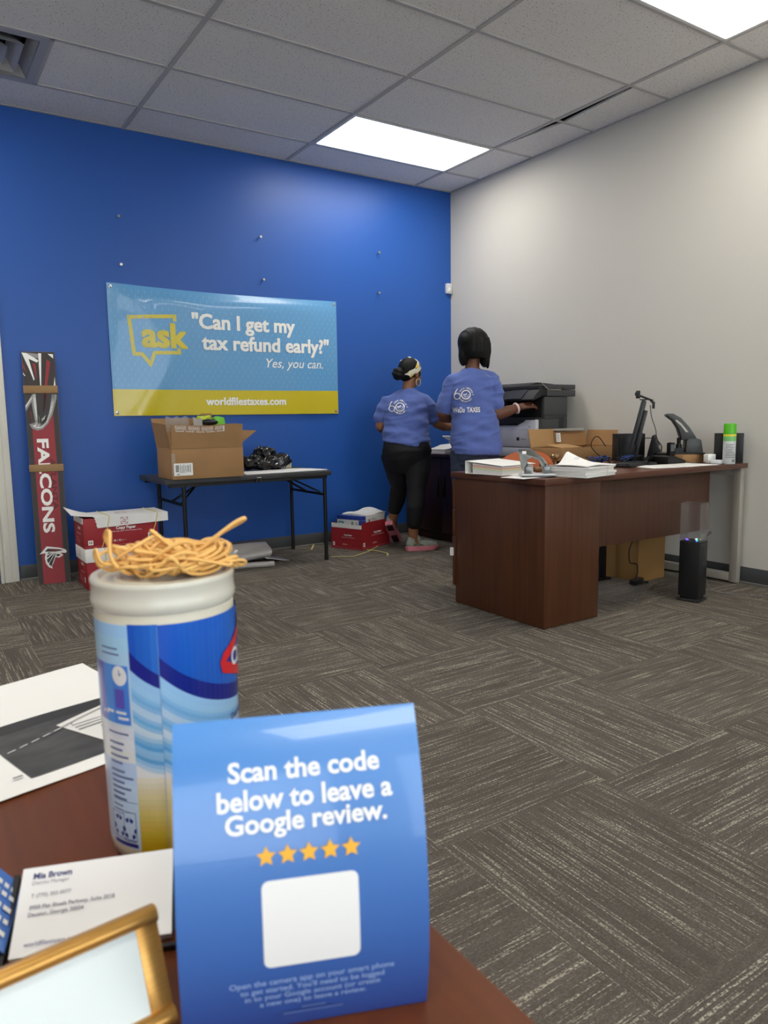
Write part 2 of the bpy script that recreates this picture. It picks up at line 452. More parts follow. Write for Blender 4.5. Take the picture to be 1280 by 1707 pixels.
def baseboard(name, a, b, ny):
    q = B(); t = B()
    if ny: q.box((a, D-.006, .012), (b, D, .1016)); t.box((a, D-.013, 0), (b, D, .012))
    else: q.box((R-.006, a, .012), (R, b, .1016)); t.box((R-.013, a, 0), (R, b, .012))
    o = struct(q.build(name, RUBBER, bevel=.002)); p = t.build('toe', RUB_TOE, o, bevel=.003)
baseboard('baseboard_back', .592, R-.013, True)
baseboard('baseboard_right', YF, D-.013, False)

# doorway at the far left of the blue wall
q = B()
q.box((.475, D-.022, 0), (.586, D, 2.09)); q.box((.50, D-.030, 0), (.545, D-.022, 2.09)); q.box((.475, D-.036, 0), (.494, D-.022, 2.09))
q.box((-.56, D-.022, 2.09), (.586, D, 2.2)); q.box((-.56, D-.022, 0), (-.45, D, 2.09))
struct(q.build('trim_1', TRIM, bevel=.004))
q = B(); q.box((-.445, D-.012, .01), (.47, D, 2.085))
o = struct(q.build('door_1', TRIM, bevel=.003))
h = B(); h.cyl((-.37, D-.012, 1.0), (-.37, D-.06, 1.0), .012); h.cyl((-.37, D-.055, 1.0), (-.26, D-.055, 1.0), .010)
h.build('door_handle', CHROME, o)

# ================================================================== CEILING FIXTURES
DIFF = bpy.data.materials.new('lamp_diffuser'); DIFF.use_nodes = True
nt = DIFF.node_tree; nt.nodes.remove(nt.nodes['Principled BSDF'])
em = nt.nodes.new('ShaderNodeEmission'); em.inputs[0].default_value = (1.0, .965, .89, 1)
tcn = nt.nodes.new('ShaderNodeTexCoord'); sep = nt.nodes.new('ShaderNodeSeparateXYZ'); nt.links.new(tcn.outputs['Object'], sep.inputs[0])
def mnode(op, a, b=None):
    n = nt.nodes.new('ShaderNodeMath'); n.operation = op
    for i, x in enumerate((a, b)):
        if x is None: continue
        if isinstance(x, (int, float)): n.inputs[i].default_value = x
        else: nt.links.new(x, n.inputs[i])
    return n.outputs[0]
# three tubes behind the prismatic lens
wv = mnode('COSINE', mnode('MULTIPLY', sep.outputs[1], 2*PI/.19))
st = mnode('MULTIPLY', mnode('ADD', .84, mnode('MULTIPLY', wv, .16)), LAMP)
nt.links.new(st, em.inputs[1]); nt.links.new(em.outputs[0], nt.nodes['Material Output'].inputs[0])
def ceiling_light(x0, y1, label, group):
    t = thing('ceiling_light', label, 'ceiling light', (x0+T, y1-T/2, H), 0, group)
    f = B(); a, b = T-.006, T/2-.006; i = .022
    for p in (((-a, -b, -.008), (-a+i, b, .05)), ((a-i, -b, -.008), (a, b, .05)), ((-a+i, -b, -.008), (a-i, -b+i, .05)), ((-a+i, b-i, -.008), (a-i, b, .05))): f.box(*p)
    f.box((-a, -b, .05), (a, b, .09))
    f.build('frame', WHITE_MET, t, bevel=.002)
    d = B(); d.box((-a+i+.001, -b+i+.001, -.003), (a-i-.001, b-i-.001, .002)); d.build('diffuser', DIFF, t, smooth=0)
lab = {(1, 0): 'lit white ceiling light panel near the corner of the blue and white walls', (1, 4): 'lit white ceiling light panel at the top right edge of the photo'}
for (xi, k), (a, b) in zip(LIGHTS, light_cells):
    ceiling_light(a, b, lab.get((xi, k), 'lit white ceiling light panel behind or beside the viewer'), None if (xi, k) in lab else 'ceiling light panels out of view')

t = thing('ceiling_vent', 'square grey metal air vent in the ceiling at the upper left', 'air vent', (VENT[0]+T/2, VENT[1]-T/2, H))
VENTM = mat('vent_paint', (170, 170, 172), .45)
f = B(); a = T/2-.006
def sq(b_, r0, z0, r1, z1, th=.004):
    for k in range(4):
        rm = M.Rotation(k*PI/2, 4, 'Z')
        p = [V((-r0, -r0, z0)), V((r0, -r0, z0)), V((r1, -r1, z1)), V((-r1, -r1, z1))]
        b_.add([rm @ v for v in p]+[rm @ (v+V((0, th, th))) for v in p], ((0, 1, 2, 3), (7, 6, 5, 4), (0, 4, 5, 1), (3, 2, 6, 7), (1, 5, 6, 2), (0, 3, 7, 4)))
sq(f, a, -.006, a-.045, -.006); sq(f, a-.045, -.006, a-.085, .05)
f.build('frame', VENTM, t, smooth=0)
for r0 in (.185, .115, .055):
    l = B(); sq(l, r0, -.012, r0-.06 if r0 > .06 else .004, .05); l.build('louvre', VENTM, t, smooth=0)
d = B(); d.box((-.2, -.2, .075), (.2, .2, .08)); d.build('duct', mat('duct_dark', (40, 40, 42), .8), t, smooth=0)

# screws left in the blue wall
def at_wall(u, v):
    d = cf+ca*((u-640)/F_PX)-cb*((v-853.5)/F_PX); return V((0, 0, EYE))+d*(D/d.y)
spots = [(196, 362, 'upper screw of the pair at the far left above the banner'), (200, 442, 'lower screw of the pair at the far left above the banner'),
         (432, 396, 'upper screw of the middle pair above the banner'), (437, 467, 'lower screw of the middle pair just above the banner'),
         (629, 422, 'upper screw of the pair right of the banner'), (629, 489, 'lower screw of the pair right of the banner')]
for u, v, l in spots:
    p = at_wall(u, v)
    q = B(); q.cyl((0, 0, 0), (0, -.03, 0), .004, .005, 10); q.cyl((0, -.03, 0), (0, -.034, 0), .012, .010, 14)
    tag(q.build('wall_screw', CHROME, loc=p), 'small silver '+l, 'screw', 'screws in the blue wall')

t = thing('motion_sensor', 'small white motion sensor high in the room corner on the blue wall', 'sensor', (4.235, D, 2.19))
q = B(); q.box((-.03, -.035, -.045), (.03, 0, .045)); q.build('body', LIGHT_P, t, bevel=.008)
q = B(); q.ell((0, -.034, -.012), (.018, .008, .022)); q.build('lens', WHITE_MET, t)

# ================================================================== BANNER
BX0, BX1, BZ0, BZ1 = 1.262, 3.069, 1.087, 1.994
t = thing('banner', 'blue and yellow vinyl tax refund banner hung on the blue wall', 'banner', ((BX0+BX1)/2, D, BZ0))
def ban(u, v):   # u, v in 0..1 ; distance off the wall
    sag = math.sin(PI*min(1, max(0, u)))
    d_ = .008+.036*sag**.6*(1-math.exp(-(max(0, 1-v)*.907/.052)**1.6))*(.30+.70*v)+.004*math.sin(u*23+v*6)*(1-v)*v*2+.006*sag*math.sin(u*9+1)*math.exp(-((1-v)*7)**2)
    d_ += .006*math.exp(-((u-.06-.25*(1-v))*14)**2)*v+.006*math.exp(-((u-.94+.18*(1-v))*16)**2)*v
    d_ += .012*math.exp(-((u-.10-.30*v)*22)**2)*(1-v)**2+.010*math.exp(-((u-.05-.42*(1-v))*26)**2)*v**2+.006*math.exp(-((u-.88-.0*v+v*.3)*18)**2)*(1-v)**3
    return d_
def ban_w(u, v):
    x = BX0+(BX1-BX0)*u; zt = BZ1+(-.012*math.sin(PI*u)); return V((x, D-ban(u, v), BZ0+(zt-BZ0)*v))
SHEET_B = mat('banner_vinyl_blue', (100, 160, 208), .27, coat=.3, var=.01)
SHEET_Y = mat('banner_vinyl_yellow', (206, 188, 40), .22, coat=.3)
q = B(); fy = .205
q.sheet(lambda a, b: ban_w(a, fy+(1-fy)*b), 90, 40); n0 = len(q.bm.faces)
q.sheet(lambda a, b: ban_w(a, fy*b), 90, 12, mi=1)
bmesh.ops.remove_doubles(q.bm, verts=q.bm.verts, dist=.0004)
bm = q.bm; bmesh.ops.recalc_face_normals(bm, faces=bm.faces)
bmesh.ops.solidify(bm, geom=bm.faces[:], thickness=.0012)
o = q.build('sheet', [SHEET_B, SHEET_Y], t, world=True, smooth=60)
# pattern of question marks inside the sheet's print
BW, BH = BX1-BX0, BZ1-BZ0
def bmap(u, v, h):
    a, b = min(.995, max(.005, u/BW)), min(.995, max(.005, v/BH)); p = ban_w(a, b); e = .004
    tx = ban_w(a+e, b)-ban_w(a-e, b); tz = ban_w(a, b+e)-ban_w(a, b-e); n = tx.cross(tz).normalized()
    if n.y > 0: n = -n
    return p+n*(h+.0012)
PALE = mat('banner_pattern', (138, 186, 222), .25, coat=.3); YEL = mat('banner_yellow_print', (212, 196, 70), .25)
art = Art(); row = 0; yy = fy*BH+.03
while yy < BH-.03:
    xx = .02+(row % 2)*.022
    while xx < BW-.02:
        art.text('?' if (row+int(xx*20)) % 3 else '!', xx, yy, .016, PALE, rot=-.12+.5*math.sin(row*1.7+xx*9)*.3, size=.036); xx += .047
    yy += .036; row += 1
art.build('pattern', t, bmap, .0004, (.06, .06), world=True)
art = Art()
bx = lambda cx: (cx-45)/(1222-45)*BW
by = lambda cx, cy: (1-(cy-(90+(cx-45)*.098))/((765)-(90+(cx-45)*.098)))*BH
def P2(cx, cy): return (bx(cx-(35*(cy-90)/670)*(1-(cx-45)/1177)), by(cx, cy))
pl = [P2(350, 285), P2(348, 258), P2(142, 262), P2(166, 448), P2(200, 448), P2(238, 500), P2(256, 443), P2(368, 443), P2(366, 420)]
art.line(pl, .026, YEL)
def btext(s_, x0, x1, yb, yt, m, bold, shear=0):
    k_ = .045*(x1-x0)/651/len(s_); cx, cy = (x0+x1)/2, (yb+yt)/2; a = P2(x0, cy); b = P2(x1, cy); c = P2(cx, cy)
    for dx, dy in (((0, 0),) if bold < .01 else ((-k_, -k_*.7), (k_, -k_*.7), (-k_, k_*.7), (k_, k_*.7))):
        art.text(s_, c[0]+dx, c[1]+dy, b[0]-a[0], m, bold=bold, shear=shear, rot=0)
btext('ask', 200, 408, 404, 308, YEL, .02)
art.build('speech_bubble_logo', t, bmap, .0012, (.06, .06), world=True)
art = Art()
btext('"Can I get my', 432, 968, 0, 620, PRINT_W, .014)
btext('tax refund early?"', 480, 1166, 0, 838, PRINT_W, .014)
art.build('headline', t, bmap, .0012, (.06, .06), world=True); art = Art()
btext('Yes, you can.', 808, 1132, 0, 1030, PRINT_W, .006, .25)
art.build('answer_line', t, bmap, .0012, (.06, .06), world=True); art = Art()
btext('worldfilestaxes.com', 498, 914, 0, 1392, PRINT_W, .014)
art.build('web_address', t, bmap, .0012, (.06, .06), world=True)
for u, v in ((.013, .975), (.987, .975), (.013, .025), (.987, .025)):
    p = ban_w(u, v); g = B(); g.tube([p+V((.009*math.cos(k*PI/6), -.002, .009*math.sin(k*PI/6))) for k in range(12)], .0035, 6, True)
    g.ell(p+V((0, -.003, 0)), (.006, .004, .006)); g.build('grommet', CHROME, t, world=True)

# ================================================================== TALL SPORTS CARTON LEANING ON THE BLUE WALL
FB = V((.768, 5.131, 0)); FTOP = V((.795, D-.002, 1.507))
fdir = V((.02, (D-.038)-5.131-.0, 1.507)); 
t = thing('long_carton', 'tall narrow red and black football carton leaning on the blue wall by the doorway', 'carton', FB)
FV = (V((.796, D-.045, 1.507))-FB).normalized(); FL = 1.522; FU = V((.985, -.16, 0)).normalized(); FU = (FU-FV*FU.dot(FV)).normalized(); FN = FU.cross(FV).normalized()
if FN.y > 0: FN = -FN
FW = .196
def fmap(u, v, h): return FB+FU*(u-FW/2)+FV*v+FN*h
FBLK = mat('carton_black_print', (52, 47, 45), .5); FRED = mat('carton_red_print', (150, 42, 50), .5); FGREY = mat('carton_grey_print', (150, 148, 148), .5)
q = B(); mm = M((( FU.x, FV.x, -FN.x, FB.x), (FU.y, FV.y, -FN.y, FB.y), (FU.z, FV.z, -FN.z, FB.z), (0, 0, 0, 1)))
q.box((-FW/2, 0, 0), (FW/2, FL, .032), mtx=mm)
q.build('carton', mat('carton_kraft', (120, 96, 72), .7), t, bevel=.002, world=True)
def fa(cx, cy, s=7.756, ox=30, oy=580):     # a crop's pixel to carton coordinates
    x = ox+cx/s; y = oy+cy/s; tt = (y-586.5)/(974-586.5)
    l = 32.5+tt*33; wd = 57.5-tt*5.5
    y2 = y+(x-l)*(.06*(tt)) ; tt = (y2-586.5)/(974-586.5)
    return ((x-l)/wd*FW, (1-tt)*FL)
def fpoly(art, pts, m, **k): art.poly([(min(FW-.001, max(.001, a)), min(FL-.001, max(.001, b))) for a, b in (fa(*p, **k) for p in pts)], m)
art = Art(); art.rect(.002, .002, FW-.002, FL-.003, FBLK)
art.poly([(FW*.16, .002), (FW*.83, .002), (FW*.83, fa(460, 860)[1]), fa(300, 1010), fa(180, 1000), fa(140, 820), (FW*.16, fa(140, 830)[1])], FRED)
fpoly(art, [(75, 65), (240, 80), (245, 140), (120, 110)], FGREY)
for p in ([(20, 65), (80, 70), (195, 130), (250, 165), (232, 192), (120, 145), (200, 408), (190, 424), (120, 262)], [(245, 72), (288, 72), (288, 498), (275, 498), (262, 300)],
          [(375, 78), (448, 80), (452, 138)], [(470, 370), (482, 500), (455, 498)], [(38, 320), (78, 362), (70, 370), (42, 340)]): fpoly(art, p, PRINT_W)
for p in ([(360, 148), (412, 184), (350, 640), (322, 818), (318, 800), (335, 480)], [(168, 202), (210, 208), (232, 390), (225, 404)], [(30, 190), (48, 215), (104, 330), (44, 260)]): fpoly(art, p, FRED)
# beak: outlined grey then white
fpoly(art, [(170, 598), (214, 598), (246, 960), (250, 1000), (300, 1000), (360, 940), (400, 800), (430, 600), (494, 600), (492, 660), (440, 860), (380, 980), (310, 1050), (240, 1070), (170, 1040), (132, 985), (190, 975), (210, 960), (160, 700), (80, 825), (78, 750)], FGREY)
fpoly(art, [(185, 598), (214, 598), (240, 900), (246, 985), (215, 1018), (290, 1020), (350, 970), (395, 850), (440, 600), (482, 600), (430, 820), (370, 960), (300, 1030), (235, 1040), (175, 1010), (215, 985), (222, 940), (180, 640), (84, 780), (80, 750)], PRINT_W)
fpoly(art, [(216, 640), (290, 560), (400, 600), (412, 700), (370, 880), (320, 970), (280, 1000), (235, 1015), (252, 940), (240, 840)], FBLK)
fpoly(art, [(322, 590), (362, 590), (325, 818), (318, 800)], FRED)
fpoly(art, [(250, 855), (265, 905), (270, 960), (305, 985), (240, 1015), (262, 960)], PRINT_W); fpoly(art, [(350, 866), (330, 920), (292, 958), (296, 920)], PRINT_W)
art.build('printed_design', t, fmap, .0008, world=True)
art = Art()
k1 = dict(s=3.878, ox=0, oy=560)
a = fa(250, 665, **k1); b = fa(300, 1272, **k1)
art.text('FALCONS', FW*.445, (a[1]+b[1])/2, a[1]-b[1], PRINT_W, h=FW*.36, bold=.035, rot=-PI/2)
a = fa(345, 795, **k1); b = fa(370, 1128, **k1)
art.text('ATLANTA', FW*.70, (a[1]+b[1])/2+.005, a[1]-b[1], mat('carton_maroon_print', (92, 26, 32), .5), h=FW*.17, bold=.02, rot=-PI/2)
art.build('lettering', t, fmap, .0022, world=True)
art = Art(); k2 = dict(s=9.846, ox=0, oy=880)
fpoly(art, [(655, 425), (700, 375), (760, 300), (960, 325), (1060, 355), (1085, 385), (1070, 415), (985, 408), (1025, 450), (965, 492), (905, 478), (880, 560), (850, 620), (860, 668), (800, 640), (755, 580), (735, 490), (745, 410)], PRINT_W, **k2)
for p in ([(735, 385), (780, 335), (960, 350), (1030, 372), (900, 388)], [(785, 402), (840, 398), (780, 430)], [(770, 452), (865, 402), (775, 488)], [(770, 515), (890, 405), (800, 570), (780, 560)], [(800, 588), (905, 405), (905, 430), (840, 630)], [(925, 425), (990, 440), (950, 465), (915, 460)]): fpoly(art, p, FBLK, **k2)
fpoly(art, [(770, 350), (950, 358), (990, 372), (860, 372)], FRED, **k2)
art.build('bird_logo', t, fmap, .0022, world=True)
for va, vb in ((fa(0, 490)[1], fa(0, 590)[1]), (fa(130, 1510)[1], fa(130, 1605)[1])):
    q = B(); q.box((-FW/2-.005, min(va, vb)-.0, -.006), (FW/2+.005, max(va, vb), .037), mtx=mm)
    q.build('cardboard_strap', CARD_DK, t, bevel=.003, world=True)

# ================================================================== COPY PAPER CARTONS
def carton_art(art, w, hgt_, sc=1.0, brand=True):
    cx = w*.56
    art.text('Copy Paper', cx, hgt_*.66, w*.27, PRINT_W, bold=.03)
    art.text('Ideal for high volume, draft & everyday printing', cx, hgt_*.55, w*.42, PRINT_W)
    art.rrect(w*.05, hgt_*.13, w*.115, hgt_*.30, w*.006, PRINT_W); art.text('10', w*.0825, hgt_*.215, w*.04, INK, bold=.03)
    for i, s_ in enumerate(('20', '92', '8.5 x 11')): art.text(s_, w*(.40+.07*i), hgt_*.22, w*.035, PRINT_W, bold=.01)
    for x in (.435, .505): art.rect(w*x, hgt_*.17, w*x+w*.003, hgt_*.26, PRINT_W)
    art.rect(0.004, hgt_*.06, w-.004, hgt_*.072, mat('pink_line', (214, 120, 124), .5))
def lid_logo(art, cx, cz, s):
    for a in (0, 1, 2, 3):
        c, n = math.cos(a*PI/2), math.sin(a*PI/2)
        r = lambda x, y: (cx+(x*c-y*n)*s, cz+(x*n+y*c)*s)
        art.line([r(-1, -.45), r(-1, -1), r(-.45, -1)], s*.16, RED); art.line([r(.1, -1), r(1, -1)], s*.16, RED)
    art.text('TRU', cx, cz+s*.33, s*1.2, RED, h=s*.42, bold=.02); art.text('RED', cx, cz-s*.33, s*1.2, RED, h=s*.42, bold=.02)
BOXW, BOXD = .458, .286
TX, TY = .902, 4.765
# lower carton with its lid on
t = thing('copy_paper_carton', 'red white-lidded copy paper carton, lower of two stacked left of the folding table', 'carton', (TX, TY, 0))
q = B(); q.box((0, 0, 0), (BOXW, BOXD, .255)); q.build('body', RED, t, bevel=.004)
art = Art(); carton_art(art, BOXW, .2); art.build('lettering', t, plane_map((0, 0, 0), (1, 0, 0), (0, 0, 1)), .0008)
art = Art(); art.text('Letter', BOXD*.55, .155, .08, PRINT_W, bold=.02); art.rect(.09, .1, .2, .103, PRINT_W); art.rrect(.2, .04, .225, .075, .003, PRINT_W); lines(art, .06, .075, .18, 3, .014, .005, mat('pink_line', (214, 120, 124), .5))
art.build('end_print', t, plane_map((0, BOXD, 0), (0, -1, 0), (0, 0, 1)), .0008)
q = B(); q.box((-.007, -.007, .175), (BOXW+.007, BOXD+.007, .262)); lid = q.build('lid', PAPER, t, bevel=.006)
art = Art(); lid_logo(art, .262, .045, .02); art.build('lid_logo', lid, plane_map((-.007, -.007, .175), (1, 0, 0), (0, 0, 1)), .0008)
art = Art(); lid_logo(art, .15, .045, .018); art.build('lid_logo', lid, plane_map((-.007, BOXD+.007, .175), (0, -1, 0), (0, 0, 1)), .0008)
# upper carton, open at its left end, lid pushed aside
Z1 = .2625
t = thing('copy_paper_carton', 'red copy paper carton with lid pushed aside, upper of two left of the folding table', 'carton', (TX-.006, TY, Z1))
q = B(); hb = .19; th = .005
for a, b in (((0, 0, 0), (BOXW, BOXD, th)), ((0, 0, th), (BOXW, th, hb)), ((0, BOXD-th, th), (BOXW, BOXD, hb)), ((0, th, th), (th, BOXD-th, hb-.03)), ((BOXW-th, th, th), (BOXW, BOXD-th, hb))): q.box(a, b)
q.build('body', RED, t, bevel=.0015)
q = B(); q.box((.012, .012, .006), (BOXW-.012, BOXD-.012, .15)); q.build('inside_shade_block', mat('carton_inside_shade', (40, 30, 26), .9), t)  # dark filler block, shade of the carton's inside put into its colour
art = Art(); carton_art(art, BOXW, .175); barcode(art, BOXW*.87, .028, BOXW*.97, .06, INK, 3)
art2 = Art(); art2.rect(BOXW*.855, .02, BOXW*.985, .07, PRINT_W); art.it = art2.it+art.it
art.build('lettering', t, plane_map((0, 0, 0), (1, 0, 0), (0, 0, 1)), .0008)
art = Art(); art.text('Letter', BOXD*.55, .125, .08, PRINT_W, bold=.02); art.rect(.07, .085, .2, .088, PRINT_W); lines(art, .06, .06, .18, 3, .014, .005, mat('pink_line', (214, 120, 124), .5))
art.rect(.003, .155, BOXD-.003, .162, PRINT_W)
art.build('end_print', t, plane_map((0, BOXD, 0), (0, -1, 0), (0, 0, 1)), .0008)
q = B(); q.box((-.001, .002, hb-.03), (.004, BOXD-.002, hb)); q.build('end_flap', PAPER, t)
lx0, lx1 = .07, BOXW+.065
q = B(); q.box((lx0, -.008, hb+.002), (lx1, BOXD+.006, hb+.006))
prof = [(lx0+.012, hb-.062), (lx1, hb-.05), (lx1, hb+.006), (lx0, hb+.006), (lx0-.003, hb-.008), (lx0+.004, hb-.012), (lx0+.001, hb-.025), (lx0+.008, hb-.03), (lx0+.006, hb-.045)]
q.prism(prof, M(((1, 0, 0, 0), (0, 0, 1, 0), (0, 1, 0, 0), (0, 0, 0, 1))), -.013, -.008)
q.box((lx0, BOXD+.002, hb-.055), (lx1, BOXD+.007, hb+.006)); q.box((lx1-.004, -.008, hb-.05), (lx1, BOXD+.006, hb+.004))
q.sheet(lambda a, b: (lx0-.13*a, .03+(BOXD-.04)*b, hb+.006+.045*a**1.4*(.4+.6*b)), 6, 4, .004)
lid = q.build('lid', PAPER, t, smooth=30)
art = Art(); lid_logo(art, .245, hb-.026, .02); art.build('lid_logo', lid, plane_map((0, -.0132, 0), (1, 0, 0), (0, 0, 1)), .0008)
art = Art(); lid_logo(art, .26, .14, .03); art.build('lid_logo', lid, plane_map((0, 0, hb+.006), (1, 0, 0), (0, 1, 0)), .0008)
for x0, x1, z0, side in ((.155, .105, .004, 'left'), (.455, .405, .02, 'right')):
    q = B(); q.tube([(x1, -.004, z0), (x0-.012, -.015, hb-.055), (x0, -.0165, hb+.004), (x0, -.010, hb+.010), (x0-.01, BOXD+.008, hb+.010), (x0-.01, BOXD+.011, hb-.06), (x1, BOXD+.003, z0)], .0028, 6)
    tag(q.build('strapping_band', YELLOW_STRAP, loc=(TX-.006, TY, Z1)), 'yellow strapping band round the upper copy paper carton, nearer its %s end' % side, 'strap')
q = B(); q.tube([(.115, -.0105, .175), (.112, -.0105, .255), (.11, -.009, .2635)], .0028, 6)
tag(q.build('strapping_band', YELLOW_STRAP, loc=(TX, TY, 0)), 'short yellow strapping band on the lid of the lower stacked carton', 'strap')

# open carton with reams, by the blue wall
FLc, FCc, FRc = V((2.875, 5.18, 0)), V((2.988, 4.894, 0)), V((3.335, 5.068, 0))
ang = math.atan2((FCc-FLc).y, (FCc-FLc).x)
t = thing('copy_paper_carton', 'open red copy paper carton holding reams on the floor beside the woman in black leggings', 'carton', FLc, ang)
w_, d_ = (FCc-FLc).length, (FRc-FCc).length
q = B(); hb = .205
for a, b in (((0, 0, 0), (w_, d_, .005)), ((0, 0, .005), (w_, .004, hb-.035)), ((0, d_-.004, .005), (w_, d_, hb)), ((0, .004, .005), (.004, d_-.004, hb)), ((w_-.004, .004, .005), (w_, d_-.004, hb+.012))): q.box(a, b)
q.build('body', RED, t)
q = B(); q.box((.002, .0005, hb-.036), (w_*.5-.002, .004, hb)); q.box((w_*.5+.002, -.0005, hb-.036), (w_-.002, .004, hb-.005)); q.build('end_flap', PAPER, t)
art = Art(); carton_art(art, w_, .17); art.build('lettering', t, plane_map((0, 0, 0), (1, 0, 0), (0, 0, 1)), .0008)
art = Art(); carton_art(art, d_, .19); art.build('side_lettering', t, plane_map((w_, 0, 0), (0, 1, 0), (0, 0, 1)), .0008)
REAM_B = mat('ream_blue_wrap', (44, 66, 152), .4); REAM_W = mat('ream_white_wrap', (214, 214, 212), .45)
def ream(lbl, x0, y0, z0, wd, dp, ht, blue_top):
    r = thing('paper_ream', lbl, 'paper ream', ROOTM[t.name] @ V((x0, y0, z0)), ang, 'reams in the open red carton')
    b = B(); b.box((0, 0, 0), (wd, dp, ht)); b.build('wrapper', REAM_W, r, bevel=.006)
    b = B(); b.box((-.001, -.001, ht-.03), (wd+.001, dp+.001, ht+.001))
    if blue_top: b.box((wd-.03, -.0015, 0), (wd+.0015, dp, ht-.03))
    b.build('blue_band', REAM_B if blue_top else PAPER, r, bevel=.003)
    a = Art()
    if blue_top:
        a.rrect(.02, ht-.09, .07, ht-.045, .004, mat('teal_print', (36, 120, 130), .5)); a.rrect(.028, ht-.082, .062, ht-.053, .003, mat('pale_teal', (150, 200, 205), .5))
        barcode(a, .15, ht-.09, .175, ht-.04, INK, 5, True); lines(a, .19, ht-.045, .225, 5, .01, .004, GREY_INK)
        a.build('print', r, plane_map((0, 0, 0), (1, 0, 0), (0, 0, 1)), .002)
    else:
        a.ring(.06, ht-.045, 0.004, .012, RED); a.ring(.06, ht-.075, .004, .012, RED); lines(a, .09, ht-.03, .16, 5, .012, .004, GREY_INK)
        a.build('print', r, plane_map((wd, 0, 0), (0, 1, 0), (0, 0, 1)), .002)
ream('ream with a blue wrapper top, front one in the open red carton', .055, .008, .006, .25, .055, .262, True)
ream('white ream behind the blue topped one in the open red carton', .06, .075, .006, .225, .28, .262, False)
q = B(); q.sheet(lambda a, b: (.05+.24*a, .08+.29*b, .272+.01*math.sin(a*5)*b+.012*b*b+.006*math.sin(b*7+a*3)), 14, 14, .003)
tag(q.build('crumpled_wrapper', PAPER, loc=FLc, rz=ang), 'crumpled white paper wrapper lying on the reams in the red carton', 'paper')

# yellow strapping on the carpet
def zf(u, v, z=0.0):
    d = cf+ca*((u-640)/F_PX)-cb*((v-853.5)/F_PX); return V((0, 0, EYE))+d*((z-EYE)/d.z)
def strap(pts, lbl, m=YELLOW_STRAP):
    p = [zf(*a) for a in pts]; b = B(); b.tube(p, .006, 8, flat=.25, up=(0, 0, 1)); tag(b.build('strapping_band', m), lbl, 'strap')
strap([(551, 928, .003), (590, 927, .003), (614, 919, .004), (628, 911, .006), (640, 899, .004)], 'pale yellow strap curving out in front of the open red carton on the carpet')
strap([(611, 916, .010), (628, 918, .010), (646, 922, .004), (646, 926, .004)], 'short yellow strap end on the carpet below the raised sneaker')
strap([(519, 916, .004), (526, 901, .01), (533, 891, .05), (545, 894, .04), (551, 897, .02)], 'bent pale strap standing up between the folding table leg and the red carton')

# ================================================================== FOLDING TABLE
FX0, FX1, FY0, FY1, FZ = 1.40, 2.625, 4.705, 5.315, .668
t = thing('folding_table', 'black folding table standing under the banner on the blue wall', 'table', (FX0, FY0, 0))
q = B(); q.box((FX0, FY0, FZ-.035), (FX1, FY1, FZ)); q.build('tabletop', mat('table_top_grey', (58, 58, 60), .5, bump=.05, bscale=200), t, bevel=.006, world=True)
q = B(); q.box((FX0+.03, FY0+.015, FZ-.055), (FX1-.03, FY0+.035, FZ-.034)); q.box((FX0+.03, FY1-.035, FZ-.055), (FX1-.03, FY1-.015, FZ-.034)); q.build('apron_rail', BLACK_M, t, world=True)
for x in (1.53, 2.585):
    for y in (4.742, 5.30):
        q = B(); q.cyl((x, y, .03), (x, y, FZ-.035), .0135, n=14); lg = q.build('leg', BLACK_M, t, world=True)
        q = B(); q.cyl((x, y, 0), (x, y, .035), .016, n=14); q.build('foot_cap', BLACK, lg, world=True)
    q = B(); q.cyl((x, 4.742, .49), (x, 5.30, .49), .010); q.build('cross_bar', BLACK_M, t, world=True)
    s_ = 1 if x < 2 else -1
    q = B(); q.cyl((x, 5.02, .49), (x+s_*.24, 5.02, FZ-.04), .008); q.cyl((x, 4.80, .50), (x+s_*.20, 5.0, FZ-.04), .006); q.build('brace', BLACK_M, t, world=True)
q = B(); q.tube([(2.03, FY0-.004, FZ-.05), (2.03, FY0-.012, FZ-.02), (2.06, FY0-.012, FZ-.02), (2.06, FY0-.004, FZ-.05)], .005, 6); q.build('latch', GUNMETAL, t, world=True)

# big worn carton on the table
CX0, CX1, CY0, CY1, CZ = 1.44, 1.925, 4.665, 4.99, FZ+.001
t = thing('cardboard_box', 'large worn brown cardboard box with a shipping label on the folding table', 'box', (CX0, CY0, CZ))
CW, CD = CX1-CX0, CY1-CY0; hh = .20; th = .006
q = B()
for a, b in (((0, 0, 0), (CW, CD, th)), ((0, 0, th), (CW, th, hh)), ((0, CD-th, th), (CW, CD, hh)), ((0, th, th), (th, CD-th, hh)), ((CW-th, th, th), (CW, CD-th, hh))): q.box(a, b)
q.build('body', CARD, t, bevel=.002)
fl = lambda fn, nm: (lambda b: (b.sheet(fn, 10, 8, .006), b.build(nm, CARD, t, smooth=40)))(B())
fl(lambda a, b: (CW*(a*.995+.002)+.0*b, .003-.012*b+.008*math.sin(a*6)*b, hh+.148*b+.006*math.sin(a*8+1)*b), 'flap')
fl(lambda a, b: (CW*a-.02*b, CD-.003+.03*b, hh+.195*b), 'flap')
fl(lambda a, b: (.003-.03*b+.006*math.sin(a*5), CD*(1-a), hh+.17*b-.015*a*b), 'flap')
fl(lambda a, b: (CW-.004+.14*b, CD*(.25+.75*a), hh+.0+.10*b*(1-.0*a)), 'flap')
TAPE = mat('clear_tape', (206, 190, 168), .2, alpha=.45)
art = Art(); art.rrect(-.004, .02, .02, .17, .003, TAPE); art.rect(.01, hh-.004, CW-.005, hh-.001, mat('crease', (126, 96, 64), .8))
art.build('tape', t, plane_map((0, 0, 0), (1, 0, 0), (0, 0, 1)), .0012)
art = Art()
